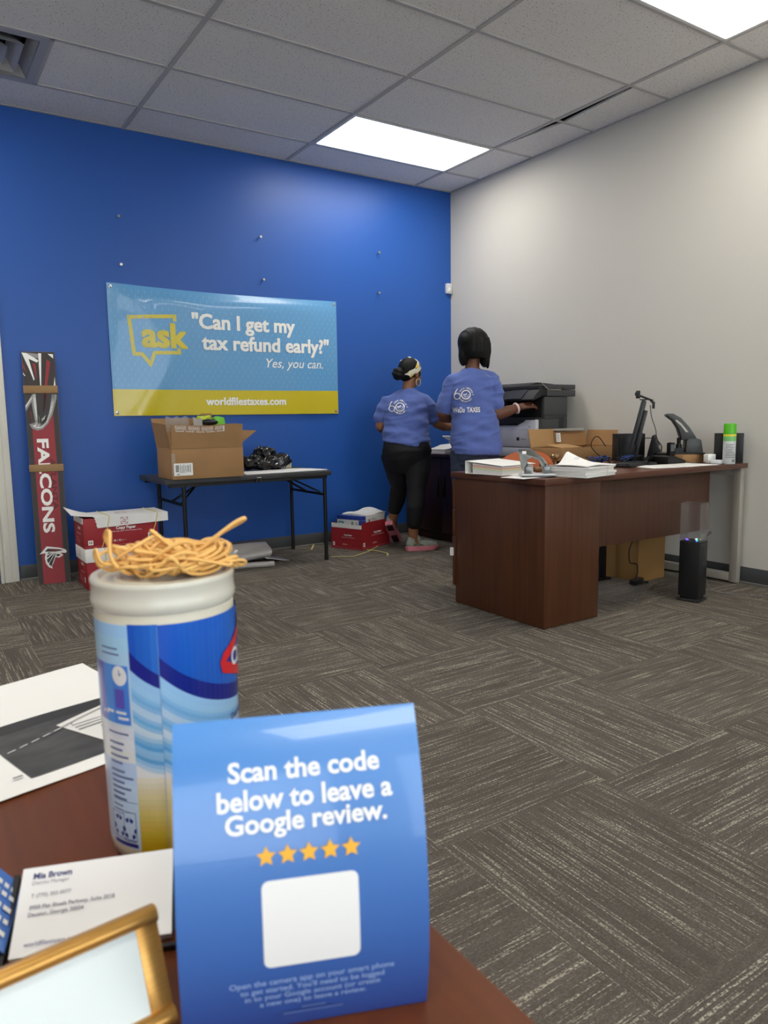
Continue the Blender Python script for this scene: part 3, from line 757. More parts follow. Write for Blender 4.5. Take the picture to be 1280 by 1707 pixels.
for k in range(34):
    x = .02+k*.0097
    if k % 9: art.text(random.choice('NHEIXMRB')+random.choice('AEHKUW'), x, .128, .0082, PRINT_W, h=.026+.006*random.random())
for k in range(34):
    x = .02+k*.0097
    if k % 7: art.rect(x, .104, x+.0066, .109, PRINT_W)
art.rect(.345, .105, .352, .14, PRINT_W)
art.build('tape_print', t, lambda u, v, h: V((u, .003-.012*(v/.148)+.008*math.sin(u/CW*6)*(v/.148)-h, hh+v+.006*math.sin(u/CW*8+1)*v/.148)), .0012, (.03, .03))
art = Art(); art.rrect(.008, .025, .132, .105, .004, PRINT_W); barcode(art, .018, .05, .04, .096, INK, 11, True); barcode(art, .094, .05, .104, .092, INK, 12, True)
for x, n in ((.048, 6), (.06, 5), (.07, 6), (.082, 5), (.112, 6)):
    r = random.Random(int(x*1000))
    for i in range(n): art.rect(x, .046+i*.009, x+.004, .052+i*.009, INK if r.random() > .3 else GREY_INK)
art.rect(.024, .032, .042, .036, INK)
art.build('shipping_label', t, plane_map((0, 0, 0), (1, 0, 0), (0, 0, 1)), .0016)
# things poking out of the box
def in_box(nm, lbl, cat, mtl, fn, **k):
    b = B(); fn(b); tag(b.build(nm, mtl, loc=(CX0, CY0, CZ), **k), lbl, cat)
in_box('glove', 'yellow green work glove poking out of the brown box on the table', 'glove', mat('lime_cloth', (196, 214, 60), .7), lambda b: (b.ell((.285, .22, .385), (.045, .03, .022)), b.chain([((.29, .21, .39), .014), ((.33, .2, .402), .011)]), b.chain([((.27, .21, .39), .013), ((.25, .19, .4), .01)]), b.chain([((.3, .22, .38), .013), ((.345, .215, .382), .010)])), smooth=180)
in_box('pouch', 'black pouch lying in the top of the brown box', 'pouch', BLACK, lambda b: b.ell((.32, .17, .365), (.06, .04, .022)), smooth=180)
in_box('green_package', 'bright green package at the right end of the brown box', 'package', mat('green_plastic', (110, 196, 50), .4), lambda b: b.prism([(.37, .30), (.455, .30), (.44, .395), (.395, .405), (.37, .395)], M(((1, 0, 0, 0), (0, 0, 1, 0), (0, 1, 0, 0), (0, 0, 0, 1))), .2, .26), bevel=.006)
in_box('cardboard_divider', 'small brown cardboard piece standing in the top of the brown box', 'cardboard', CARD_DK, lambda b: b.box((.30, .27, .30), (.375, .276, .425)))
in_box('folded_leaflet', 'grey folded leaflet sticking out of the brown box', 'leaflet', mat('grey_leaflet', (176, 170, 160), .7), lambda b: b.prism([(.205, .3), (.265, .3), (.262, .395), (.232, .388), (.2, .402)], M(((1, 0, 0, 0), (0, 0, 1, 0), (0, 1, 0, 0), (0, 0, 0, 1))), .15, .153))
in_box('bubble_mailer', 'white plastic bag edge along the back of the brown box', 'bag', FILM, lambda b: b.sheet(lambda a, c: (.06+.16*a, CD-.03+.01*math.sin(a*12), .30+.103*c+.006*math.sin(a*17)*c), 16, 4, .002))
in_box('red_snack_bag', 'red and white snack bag at the right of the brown box', 'bag', mat('red_foil', (190, 30, 36), .3, var=.35, vscale=30), lambda b: b.ell((.475, .15, .275), (.018, .05, .045)), smooth=180)
# papers, bag and carton at the right of the table
q = B(); q.box((0, 0, 0), (.36, .25, .006)); tag(q.build('paper_stack', PAPER, bevel=.001, loc=(1.97, 4.735, FZ+.001), rz=.03), 'white papers on the folding table in front of the black plastic bag, left pile', 'paper')
q = B(); q.sheet(lambda a, b: (.30*a, .22*b, .006+.005*math.sin(a*4)*b), 10, 8, .005); tag(q.build('paper_stack', PAPER, loc=(2.315, 4.735, FZ+.001), rz=.05), 'white papers at the right end of the folding table', 'paper')
BAG = mat('black_bag_plastic', (20, 20, 22), .18, coat=.4)
def crumple(b, amp, fr, seed):
    for v in b.bm.verts:
        n = noise.noise_vector(v.co*fr+V((seed, 0, 0))); m_ = abs(noise.noise(v.co*fr*2.1+V((0, seed, 0))))
        v.co += n*amp+v.co.normalized()*(m_-.3)*amp
        v.co.z = max(v.co.z, .001)
q = B(); q.ell((0, 0, .05), (.16, .09, .055), nu=56, nv=36); q.ell((.0, .0, .11), (.085, .06, .065), nu=44, nv=30); q.ell((.12, -.01, .06), (.085, .06, .06), nu=44, nv=28); q.ell((-.09, -.02, .065), (.075, .05, .05), nu=36, nv=24); crumple(q, .034, 17, 3)
tag(q.build('plastic_bag', BAG, loc=(2.245, 5.06, FZ+.008), smooth=20), 'crumpled black plastic bag on the folding table', 'bag')
t = thing('small_carton', 'small white and green carton behind the black bag at the table end', 'box', (2.43, 5.13, FZ+.001), .1)
q = B(); q.box((0, 0, 0), (.085, .06, .065)); q.build('body', mat('cream_carton', (206, 200, 170), .6, var=.2, vscale=40), t, bevel=.002)
q = B(); q.box((-.0012, -.0012, .045), (.0862, .0612, .06)); q.build('green_band', mat('green_print', (40, 110, 80), .5), t)

# clear plastic rolls under the table
rA, rB = zf(457, 940, .02), zf(380, 947, .02)
axd = (rA-rB).normalized(); st_ = rA-axd*.62
PLAS = mat('grey_film_roll', (176, 170, 166), .22, alpha=.9, coat=.4, var=.1, vscale=14, stretch=(1, 12, 12))
q = B(); q.cyl((st_.x, st_.y+.05, .022), (rA.x, rA.y, .022), .021, n=20)
tag(q.build('plastic_roll', PLAS), 'thin clear plastic roll in front of the wide roll under the folding table', 'plastic roll')
e2 = zf(462, 921, .05)
q = B()
def rollf(a, b):
    th_ = 2*PI*b; x = 1.62+.60*a; r_ = .068+.012*math.sin(th_*3+a*5)
    return (x+.01*math.sin(th_), 5.05-.06*(a-.5)+r_*1.35*math.cos(th_)*(.92+.1*a), .066+r_*.95*math.sin(th_))
q.sheet(rollf, 24, 26)
q.sheet(lambda a, b: (2.17+.17*a, 5.09-.16*b-.06*a+.02*math.sin(b*6), .004+(.085-.08*a**.6)*(1-abs(b-.4))*(1-.7*a)+.006*math.sin(a*7+b*5)*(1-a)), 14, 14, .003)
for v in q.bm.verts: v.co.z = max(v.co.z, .001)
tag(q.build('plastic_roll', PLAS, smooth=180), 'wide loose roll of clear plastic film under the folding table by the blue wall', 'plastic roll')

# ================================================================== FRONT DESK (mahogany, right of the room)
DZ = .742
t = thing('office_desk', 'mahogany desk with a pedestal in the middle of the room, right half of the photo', 'desk', (2.56, 2.494, 0))
q = B(); q.box((2.542, 2.480, DZ-.030), (4.250, 3.200, DZ)); q.build('desktop', MAHOG_X, t, bevel=.0025, world=True)
q = B(); q.box((2.558, 2.494, .003), (2.950, 3.178, DZ-.030)); q.build('pedestal', MAHOG, t, bevel=.0015, world=True)
for z0, z1 in ((.10, .38), (.386, .53), (.536, .70)):
    q = B(); q.box((2.552, 3.178, z0), (2.956, 3.198, z1)); dr = q.build('drawer', MAHOG, t, bevel=.0015, world=True)
    q = B(); q.tube([(2.70, 3.198, z1-.05), (2.70, 3.222, z1-.05), (2.80, 3.222, z1-.05), (2.80, 3.198, z1-.05)], .004); q.build('handle', GUNMETAL, dr, world=True)
q = B(); q.box((2.950, 2.588, .345), (4.035, 2.608, DZ-.030)); q.build('modesty_panel', wood('mahogany_panel', (88, 58, 42), (72, 46, 34), 'z', .4), t, bevel=.001, world=True)
q = B(); x0, x1 = 4.205, 4.247
q.box((x0, 2.495, 0.006), (x1, 2.545, DZ-.031)); q.box((x0, 3.12, .006), (x1, 3.17, DZ-.031)); q.box((x0, 2.545, .012), (x1, 3.12, .062)); q.box((x0, 2.545, DZ-.075), (x1, 3.12, DZ-.031))
lg = q.build('leg', ALU, t, bevel=.004, world=True)
for y in (2.52, 3.145):
    q = B(); q.cyl((4.226, y, 0), (4.226, y, .008), .018); q.build('glide', BLACK, lg, world=True)
q = B(); q.box((2.536, 3.186, .27), (2.551, 3.200, .315)); tag(q.build('paper_tag', PAPER), 'tiny white paper tag on the left rear edge of the front mahogany desk', 'tag')

def quick(nm, lbl, cat, m, fn, loc=(0, 0, 0), rz=0, group=None, **k):
    b = B(); fn(b); return tag(b.build(nm, m, loc=loc, rz=rz, **k), lbl, cat, group)
# --- binder
t = thing('ring_binder', 'thick white ring binder lying on the left end of the front desk', 'binder', (2.548, 2.785, DZ+.0005), math.radians(8))
bw, bd = .275, .255
q = B(); q.box((0, 0, 0), (bw, bd, .003)); q.sheet(lambda a, b: (bw*a, bd*b, .050+.018*b), 2, 6, .003); q.build('cover', PRINT_W, t, bevel=.001)
q = B(); q.box((0, bd-.003, .003), (bw, bd, .065)); q.build('spine', PRINT_W, t)
def wedge(b, z0, z1, x0=.010, x1=bw-.010, y0=.008, y1=bd-.045):
    f = lambda y, k: .003+(.043+.016*y/bd)*k
    b.add([(x0, y0, f(y0, z0)), (x1, y0, f(y0, z0)), (x1, y1, f(y1, z0)), (x0, y1, f(y1, z0)), (x0, y0, f(y0, z1)), (x1, y0, f(y0, z1)), (x1, y1, f(y1, z1)), (x0, y1, f(y1, z1))], ((0, 3, 2, 1), (4, 5, 6, 7), (0, 1, 5, 4), (1, 2, 6, 5), (2, 3, 7, 6), (3, 0, 4, 7)))
for z0, z1, m in ((0, .36, PAPER_EDGE), (.36, .5, mat('green_pages', (206, 216, 190), .8)), (.5, .62, mat('yellow_pages', (226, 214, 170), .8)), (.62, .80, mat('pink_pages', (224, 176, 164), .8)), (.80, .94, PAPER_EDGE)):
    q = B(); wedge(q, z0+.002, z1); q.build('pages', m, t)
for x in (.03, .13, .23):
    q = B(); q.tube([(x, bd-.02, .004), (x, bd-.014, .03), (x, bd-.03, .053), (x, bd-.045, .046)], .0025, 6); q.build('ring', CHROME, t)
# --- loose papers and hole punch
quick('loose_papers', 'loose white papers under the silver hole punch on the front desk', 'paper', PAPER, lambda b: (b.box((-.13, -.05, 0), (.09, .09, .003)), b.box((-.02, -.03, .003), (.16, .12, .006), mtx=M.Rotation(.2, 4, 'Z'))), (2.60, 2.625, DZ+.0005), .1)
t = thing('hole_punch', 'silver two-hole punch standing on papers at the near corner of the front desk', 'hole punch', (2.625, 2.615, DZ+.007), math.radians(-36))
q = B(); q.box((-.085, -.055, 0), (.085, .055, .010)); q.build('base', LIGHT_P, t, bevel=.004)
q = B(); q.box((-.086, -.056, 0), (.086, -.02, .006)); q.build('chip_tray', GUNMETAL, t, bevel=.002)
for x in (-.045, .045):
    q = B(); q.box((x-.016, -.012, .010), (x+.016, .03, .046)); q.cyl((x, .005, .03), (x, .005, .06), .006); q.build('punch_head', GUNMETAL, t, bevel=.002)
q = B()
pr = [(-.066, 0), (-.026, 0), (-.016, .035), (.004, .066), (.020, .035), (.028, 0), (.068, 0), (.05, .075), (.012, .118), (-.05, .118), (-.056, .08)]
lev = M.Translation((0, .022, .028)) @ M.Rotation(math.radians(62), 4, 'X')
lev2 = M.Translation((-.012, .01, .03)) @ M.Rotation(math.radians(70), 4, 'X')
pr = [(-.062, 0), (-.030, 0), (-.034, .05), (-.01, .062), (.022, .045), (.04, 0), (.075, 0), (.05, .055), (.0, .098), (-.015, .105), (-.075, .105), (-.078, .09)]
q.prism(pr, lev2, -.003, .003); q.build('handle', GUNMETAL, t, bevel=.0015)
q = B(); q.prism([(-.058, .080), (-.038, .080), (-.038, .094), (-.058, .094)], lev2, .0028, .0045); q.build('sticker', PRINT_W, t)

# --- bundles of paper
for i, (x, y, r, w_, d_, h_, l) in enumerate(((2.845, 2.52, .20, .275, .21, .013, 'lowest bundle of white paper in the pile on the front desk'), (2.85, 2.525, .15, .28, .215, .012, 'second bundle from the bottom of the white paper pile on the front desk'), (2.845, 2.53, .22, .28, .21, .014, 'third bundle from the bottom of the white paper pile on the front desk'), (2.85, 2.525, .24, .285, .215, .010, 'fourth bundle of the white paper pile, just under the curled top sheets'))):
    z = DZ+.0005+sum((.0135, .0125, .0145)[:i])
    quick('paper_bundle', l, 'paper', PAPER_EDGE, lambda b: b.box((-w_/2, -d_/2, 0), (w_/2, d_/2, h_)), (x, y, z), r, 'paper bundles on the front desk', bevel=.0008)
def top(a, b):
    c = a*.6+b*.55
    return (-.142+.285*a, -.107+.215*b, .004+.050*math.exp(-((a-.62)/.20)**2)*b**1.5*1.2+.004*math.sin(a*5+b*3))
q = B(); q.sheet(top, 24, 18, .003); ts = q.build('paper_bundle', PAPER, loc=(2.85, 2.525, DZ+.053), rz=.20, smooth=60)
tag(ts, 'curled top sheets peaking on the white paper pile of the front desk', 'paper', 'paper bundles on the front desk')
a = Art(); lines(a, 0, .05, .06, 3, .008, .0015, GREY_INK, 2); a.line([(.06, .06), (.075, .075), (.08, .07), (.09, .085)], .002, GREY_INK)
a.build('writing', ts, lambda u, v, h: V(top((u+.142)/.285, (v+.107)/.215))+V((0, 0, h)), .0012, (.02, .02))
q = B(); q.tube([(-.0, -.111, .0), (-.0, -.1115, .026), (0, -.1115, .05)], .0012, 6)
tag(q.build('rubber_band', mat('band_beige', (196, 176, 140), .6), loc=(2.88, 2.52, DZ+.001), rz=.20), 'thin rubber band round the white paper pile on the front desk', 'rubber band')
# --- rubber stamps
t = thing('rubber_stamp', 'wooden handled stamp standing behind the white paper pile', 'stamp', (2.985, 2.84, DZ+.001), -.55)
q = B(); q.box((-.115, -.02, 0), (.115, .02, .022)); q.build('block', mat('stamp_wood', (150, 108, 70), .45), t, bevel=.004)
q = B(); q.lathe([(.012, .022), (.012, .032), (.008, .045), (.011, .058), (.024, .074), (.024, .084), (.015, .091)], (0, 0, 0), 24); q.build('handle', mat('brass_handle', (150, 120, 82), .25, metal=.6), t)
t = thing('rubber_stamp', 'slim dark stamp handle left of the wooden handled stamp', 'stamp', (2.935, 2.90, DZ+.001))
q = B(); q.box((-.03, -.015, 0), (.03, .015, .02)); q.build('block', CARD_DK, t); q = B(); q.lathe([(.006, .02), (.005, .05), (.009, .062), (.006, .072)], n=16); q.build('handle', mat('dark_stamp', (70, 44, 30), .4), t)

# --- sheets at the right
quick('paper_sheet', 'white sheets lying on the right half of the front desk, left sheet', 'paper', PAPER, lambda b: b.box((-.14, -.11, 0), (.14, .11, .0015)), (3.64, 2.645, DZ+.0005), -.25)
quick('paper_sheet', 'white sheet at the front edge of the desk left of the spray can', 'paper', PAPER, lambda b: b.box((-.14, -.105, .0), (.14, .105, .0015)), (3.825, 2.60, DZ+.0022), -.05)
# --- monitor seen edge-on with webcam
MX, MY = 3.755, 2.905
MA = math.radians(36.5)         # screen plane runs along the line of sight
t = thing('monitor', 'black flat monitor seen edge-on on the front desk, tilted back', 'monitor', (MX, MY, DZ), MA)
tilt = M.Translation((0, .03, .085)) @ M.Rotation(math.radians(13), 4, 'X')
q = B(); q.box((-.20, -.012, 0), (.20, .012, .305), mtx=tilt); q.box((-.16, -.034, .04), (.16, -.012, .25), mtx=tilt); q.build('screen_housing', mat('monitor_black', (40, 41, 43), .4), t, bevel=.005)
q = B(); q.box((-.19, .012, .012), (.19, .0132, .295), mtx=tilt); q.build('screen', mat('screen_glass', (14, 15, 18), .12), t)
q = B(); q.box((-.035, -.03, .012), (.035, -.008, .2), mtx=M.Translation((0, .03, 0)) @ M.Rotation(math.radians(10), 4, 'X')); q.build('stand', BLACK, t, bevel=.004)
q = B(); q.box((-.13, -.12, .0), (.13, .09, .014)); q.build('base', BLACK, t, bevel=.006)
Rt = M.Translation((MX, MY, DZ)) @ M.Rotation(MA, 4, 'Z') @ tilt
wl = Rt @ V((-.17, 0, .305))
t = thing('webcam', 'small black webcam on an arm clipped to the top of the monitor', 'webcam', wl, MA)
q = B(); q.box((-.022, -.03, 0), (.022, .025, .006)); q.box((-.02, -.06, -.05), (.02, -.045, -.01)); q.tube([(0, -.03, .004), (0, -.052, -.02), (0, -.05, -.04)], .006); q.tube([(0, -.05, -.005), (0, .03, .028)], .006); q.build('clip', BLACK, t)
q = B(); q.box((-.018, .022, .01), (.018, .046, .055)); q.cyl((0, .046, .036), (0, .052, .036), .010); q.build('camera_head', BLACK, t, bevel=.005)
# --- black computer behind the monitor and other electronics
quick('desktop_computer', 'small black desktop computer behind the edge-on monitor', 'computer', BLACK, lambda b: (b.box((-.09, -.05, 0), (.09, .06, .175)), b.box((-.075, -.054, .02), (.075, -.05, .155))), (3.985, 3.145, DZ+.001), -.6, bevel=.004)
q = B(); q.box((-.16, -.065, 0), (.16, .065, .014)); t = thing('keyboard', 'black keyboard lying left of the monitor base behind the paper pile', 'keyboard', (3.57, 2.80, DZ+.001), .30); q.build('body', BLACK, t, bevel=.004)
q = B()
for i in range(14):
    for j in range(4): q.box((-.152+i*.0218, -.054+j*.0275, .014), (-.134+i*.0218, -.031+j*.0275, .020))
q.build('keys', mat('key_grey', (46, 47, 50), .5), t)
t = thing('tablet', 'black tilted tablet on a stand between the monitor and the heavy punch', 'tablet', (4.04, 2.975, DZ+.001), math.radians(33))
q = B(); q.prism([(-.055, 0), (.055, 0), (.05, .03), (.02, .165), (.008, .17)], M(((0, 0, 1, 0), (1, 0, 0, 0), (0, 1, 0, 0), (0, 0, 0, 1))), -.10, .10); q.build('body', BLACK, t, bevel=.004)
q = B(); q.add([(-.09, -.053, .012), (.09, -.053, .012), (.09, .004, .155), (-.09, .004, .155)], ((0, 1, 2, 3),)); q.build('screen', mat('screen_glass', (14, 15, 18), .12), t)
t = thing('desk_phone', 'black desk phone with its handset standing up in front of the tablet', 'phone', (3.885, 2.775, DZ+.001), -.1)
q = B(); q.prism([(-.075, 0), (.075, 0), (.075, .02), (-.03, .05), (-.075, .045)], M(((1, 0, 0, 0), (0, 0, 1, 0), (0, 1, 0, 0), (0, 0, 0, 1))), -.07, .07); q.build('base', BLACK, t, bevel=.004)
q = B(); q.chain([((.02, .01, .045), .015), ((.03, .012, .115), .013)]); q.box((.008, -.01, .03), (.048, .02, .125)); q.build('handset', BLACK, t, bevel=.004)
q = B(); q.box((.012, -.0115, .075), (.044, -.0102, .115)); q.build('display', mat('phone_display', (90, 96, 100), .2), t)
quick('mouse', 'dark computer mouse among the cables on the front desk', 'mouse', BLACK, lambda b: b.ell((0, 0, .012), (.05, .028, .022)), (3.79, 2.86, DZ+.006), .4, smooth=180)
rc = random.Random(5)
cab = [('black cable tangle on the front desk right of the monitor base', CABLE, 3.62, 3.92, 2.86, 3.08), ('blue network cable tangled behind the monitor on the front desk', BLUE_CABLE, 3.66, 3.9, 2.9, 3.04), ('second black cable tangle in front of the tablet on the front desk', CABLE, 3.72, 3.96, 2.80, 2.96), ('blue cable coil left of the black computer on the front desk', BLUE_CABLE, 3.52, 3.74, 3.0, 3.14), ('black cable heap left of the computer on the front desk', CABLE, 3.5, 3.72, 2.95, 3.15)]
for lbl, m, x0, x1, y0, y1 in cab:
    p = []; cx, cy = (x0+x1)/2, (y0+y1)/2
    for k in range(70):
        a = k*.55; f = .55+.45*math.sin(k*.37+x0*9)
        p.append((cx+(x1-x0)/2*math.cos(a)*f+rc.uniform(-.01, .01), cy+(y1-y0)/2*math.sin(a*1.07)*f, DZ+.006+.028*abs(math.sin(k*.7+y0*7))+.012*rc.random()))
    pp = []
    for k in range(len(p)-1):
        a, b = V(p[k]), V(p[k+1]); pp += [a, a.lerp(b, .5)]
    b = B(); b.tube(pp, .0032, 6); tag(b.build('cable', m, smooth=180), lbl, 'cable')
def cable(pts, r, lbl, m=CABLE):
    p = [V(x) for x in pts]; o = []
    for i in range(len(p)-1):
        a0, a1, a2, a3 = p[max(i-1, 0)], p[i], p[i+1], p[min(i+2, len(p)-1)]
        for k in range(8):
            u = k/8; o.append(.5*((2*a1)+(a2-a0)*u+(2*a0-5*a1+4*a2-a3)*u*u+(3*a1-a0-3*a2+a3)*u**3))
    o.append(p[-1]); b = B(); b.tube(o, r, 7); return tag(b.build('cable', m, smooth=180), lbl, 'cable')
cable([wl+V((.03, -.02, -.03)), wl+V((.06, -.01, -.1)), V((3.80, 2.80, .92)), V((3.81, 2.84, .80))], .002, 'thin black webcam cable hanging from the top of the monitor')
cable([(3.97, 3.01, .89), (4.03, 2.98, .885), (4.06, 2.95, .84), (4.03, 2.93, .79), (3.96, 2.86, .76)], .003, 'black cable looping out of the computer beside the monitor')
cable([(3.79, 3.17, .84), (3.76, 3.2, .90), (3.71, 3.2, .895), (3.69, 3.2, .84), (3.72, 3.15, .775)], .003, 'black cable ring standing left of the computer on the front desk')
# --- heavy-duty hole punch on a small box
t = thing('cardboard_box', 'flat brown cardboard box under the heavy black punch on the front desk', 'box', (4.07, 2.79, DZ+.001), -.08)
q = B(); q.box((-.115, -.085, 0), (.095, .085, .05)); q.build('body', CARD, t, bevel=.002)
a = Art(); a.rect(-.114, .002, .094, .006, CARD_IN); a.rect(.028, 0, .031, .05, mat('crease', (126, 96, 64), .8)); a.build('tape', t, plane_map((0, -.085, 0), (1, 0, 0), (0, 0, 1)), .0006)
t = thing('heavy_punch', 'large black heavy-duty punch with a raised lever on a flat brown box', 'punch', (4.06, 2.79, DZ+.0525), math.radians(-42))
XZ = M(((1, 0, 0, 0), (0, 0, 1, 0), (0, 1, 0, 0), (0, 0, 0, 1)))
PUNCH = mat('punch_grey', (62, 64, 64), .42)
q = B(); q.box((-.17, -.06, 0), (.115, .06, .008)); q.build('base_plate', BLACK, t, bevel=.003)
q = B(); q.prism([(.0, .008), (.105, .008), (.09, .088), (.065, .096), (.018, .096), (.004, .08)], XZ, -.05, .05); q.build('body', PUNCH, t, bevel=.006)
q = B(); q.prism([(.02, .085), (.068, .094), (.022, .165), (-.03, .222), (-.075, .248), (-.108, .25), (-.118, .238), (-.075, .205), (-.045, .16), (-.028, .11), (-.02, .085)], XZ, -.04, .04)
q.build('lever', PUNCH, t, bevel=.006)
q = B(); q.prism([(.0, .135), (.015, .135), (-.03, .190), (-.058, .212), (-.064, .205), (-.03, .175)], XZ, -.0415, .0415); q.build('lever_slot', mat('slot_light', (190, 184, 170), .6), t)
q = B(); q.cyl((-.03, 0, .008), (-.03, 0, .10), .012); q.cyl((-.03, 0, .03), (-.03, 0, .06), .018); q.box((-.055, -.03, .008), (-.005, .03, .035)); q.build('punch_head', BLACK_M, t)
# --- spray can, small white boxes, second black computer
t = thing('spray_can', 'white and green spray can on the right end of the front desk', 'spray can', (4.082, 2.502, DZ+.001))
q = B(); q.lathe([(.033, 0), (.035, .004), (.035, .165), (.033, .172), (.0335, .176)], n=32); q.build('body', mat('can_white', (205, 208, 208), .3, var=.1, vscale=60), t)
q = B(); q.lathe([(.0352, .135), (.0352, .164), (.0335, .172)], n=32); q.build('pale_green_band', mat('pale_green', (120, 190, 110), .35), t)
q = B(); q.lathe([(.0355, .164), (.0355, .172), (.0345, .175)], n=32); q.build('yellow_band', mat('can_yellow', (236, 216, 60), .4), t)
q = B(); q.lathe([(.0352, .176), (.0352, .232), (.033, .238)], n=32); q.build('cap', mat('can_green', (88, 184, 36), .35), t)
a = Art()
lines(a, -.035, .118, .03, 9, .0095, .004, GREY_INK, 4); a.rect(.0, .012, .02, .028, GREY_INK)
a.build('label_print', t, lambda u, v, h: V(((.035+h)*math.sin(u/.035-.58), -(.035+h)*math.cos(u/.035-.58), v)), .0005, (.008, 0))
quick('desktop_computer', 'black upright desktop computer against the white wall behind the spray can', 'computer', BLACK, lambda b: (b.box((-.085, -.04, 0), (.075, .045, .178)), b.box((-.083, -.043, .01), (-.03, -.04, .17)), b.box((.03, -.043, .01), (.073, -.04, .17))), (4.185, 2.565, DZ+.001), -1.0, bevel=.003)
quick('white_adapter', 'small white adapter box flat on the desk left of the spray can', 'adapter', LIGHT_P, lambda b: b.box((-.032, -.028, 0), (.032, .028, .024)), (4.03, 2.545, DZ+.001), .3, bevel=.005)
quick('small_white_box', 'small white box stacked behind the spray can', 'box', PRINT_W, lambda b: b.box((-.035, -.022, 0), (.02, .022, .055)), (4.075, 2.615, DZ+.001), -.3, bevel=.004)
cable([(3.83, 2.72, .752), (3.9, 2.69, .762), (3.96, 2.66, .748), (4.0, 2.6, .752)], .0022, 'thin black cable running along the desk to the white adapter')

# --- under the desk
t = thing('cardboard_box', 'plain brown cardboard box on the carpet under the front desk', 'box', (3.772, 2.88, 0))
bw, bd, bh = .262, .28, .275; th = .005; q = B()
for a_, b_ in (((0, 0, 0), (bw, bd, th)), ((0, 0, th), (bw, th, bh)), ((0, bd-th, th), (bw, bd, bh)), ((0, th, th), (th, bd-th, bh)), ((bw-th, th, th), (bw, bd-th, bh))): q.box(a_, b_)
q.build('body', mat('cardboard_gold', (152, 114, 64), .7, var=.05, vscale=6), t, bevel=.0015)
q = B(); q.box((.006, .006, .005), (bw-.006, bd-.006, bh-.05)); q.build('inside_shadow_liner', mat('box_inside_shade', (60, 42, 26), .9), t)  # dark filler block whose colour stands in for shade inside the box
q = B(); q.box((3.66, 3.06, .012), (3.69, 3.09, .60)); q.box((3.60, 3.045, 0), (3.72, 3.105, .012))
tag(q.build('black_post', BLACK_M), 'black metal post standing under the front desk left of the brown box', 'post')
t = thing('power_adapter', 'black power adapter with a cord on the carpet under the front desk', 'adapter', (3.742, 2.862, .0045), .3)
q = B(); q.box((-.07, -.025, 0), (.05, .025, .03)); q.build('brick', BLACK, t, bevel=.006)
cable([(3.735, 2.872, .018), (3.80, 2.83, .012), (3.765, 2.81, .012), (3.70, 2.84, .03), (3.755, 2.87, .07), (3.75, 2.874, .12), (3.69, 2.88, .14), (3.675, 2.875, .22), (3.70, 2.87, .28), (3.68, 2.866, .34)], .0035, 'black cord hanging in front of the brown box under the front desk')
q = B(); q.prism([(3.0, 2.72), (3.41, 2.63), (3.86, 2.80), (3.70, 3.25), (3.0, 3.25)], M.Identity(4), .0005, .0035)
tag(q.build('chair_mat', mat('chair_mat_plastic', (150, 146, 142), .3, alpha=.28)), 'translucent plastic chair mat on the carpet under the front desk', 'mat')
# --- water speaker
t = thing('water_speaker', 'black tower speaker with a clear top on the carpet below the desk', 'speaker', (3.652, 2.425, 0), math.radians(12))
q = B(); q.box((-.062, -.062, .004), (.062, .062, .016)); q.build('foot_plate', mat('smoked_acrylic', (70, 70, 74), .1, trans=.5), t, bevel=.002)
q = B(); q.box((-.048, -.048, .016), (.048, .048, .03)); q.box((-.056, -.056, .03), (.056, .056, .340)); q.build('body', BLACK, t, bevel=.003)
q = B(); s_, th, zt = .0555, .003, .548
for a_, b_ in (((-s_, -s_, .341), (s_, -s_+th, zt)), ((-s_, s_-th, .341), (s_, s_, zt)), ((-s_, -s_+th, .341), (-s_+th, s_-th, zt)), ((s_-th, -s_+th, .341), (s_, s_-th, zt)), ((-s_, -s_, zt), (s_, s_, zt+.004))): q.box(a_, b_)
q.build('clear_tank', mat('tank_acrylic', (235, 235, 235), .05, trans=.95, ior=1.10, alpha=.45), t)
for x, y, c in ((-.035, -.03, (60, 70, 255)), (-.01, .03, (80, 60, 255)), (-.006, -.02, (40, 220, 110)), (.035, .0, (200, 210, 220)), (.0, .04, (120, 90, 255))):
    q = B(); q.cyl((x, y, .340), (x, y, .345), .004, n=10); q.build('led', mat('led_%d' % c[1], c, .4, emit=2.5), t)
q = B(); q.box((-.04, -.0575, .318), (.02, -.056, .326)); q.build('button_strip', GREY_P, t)
cable([(3.70, 2.42, .30), (3.74, 2.42, .335), (3.80, 2.43, .37), (3.82, 2.43, .365), (3.77, 2.43, .345), (3.72, 2.43, .32)], .002, 'looped grey wire at the back of the tower speaker')
cable([(3.71, 2.43, .31), (3.76, 2.44, .24), (3.82, 2.46, .14), (3.86, 2.44, .03), (3.95, 2.36, .004), (4.02, 2.20, .004), (4.03, 2.08, .004), (4.09, 1.99, .004), (4.1, 1.85, .004)], .0025, 'grey wire from the tower speaker trailing over the carpet to the right', mat('grey_wire', (110, 108, 104), .5))

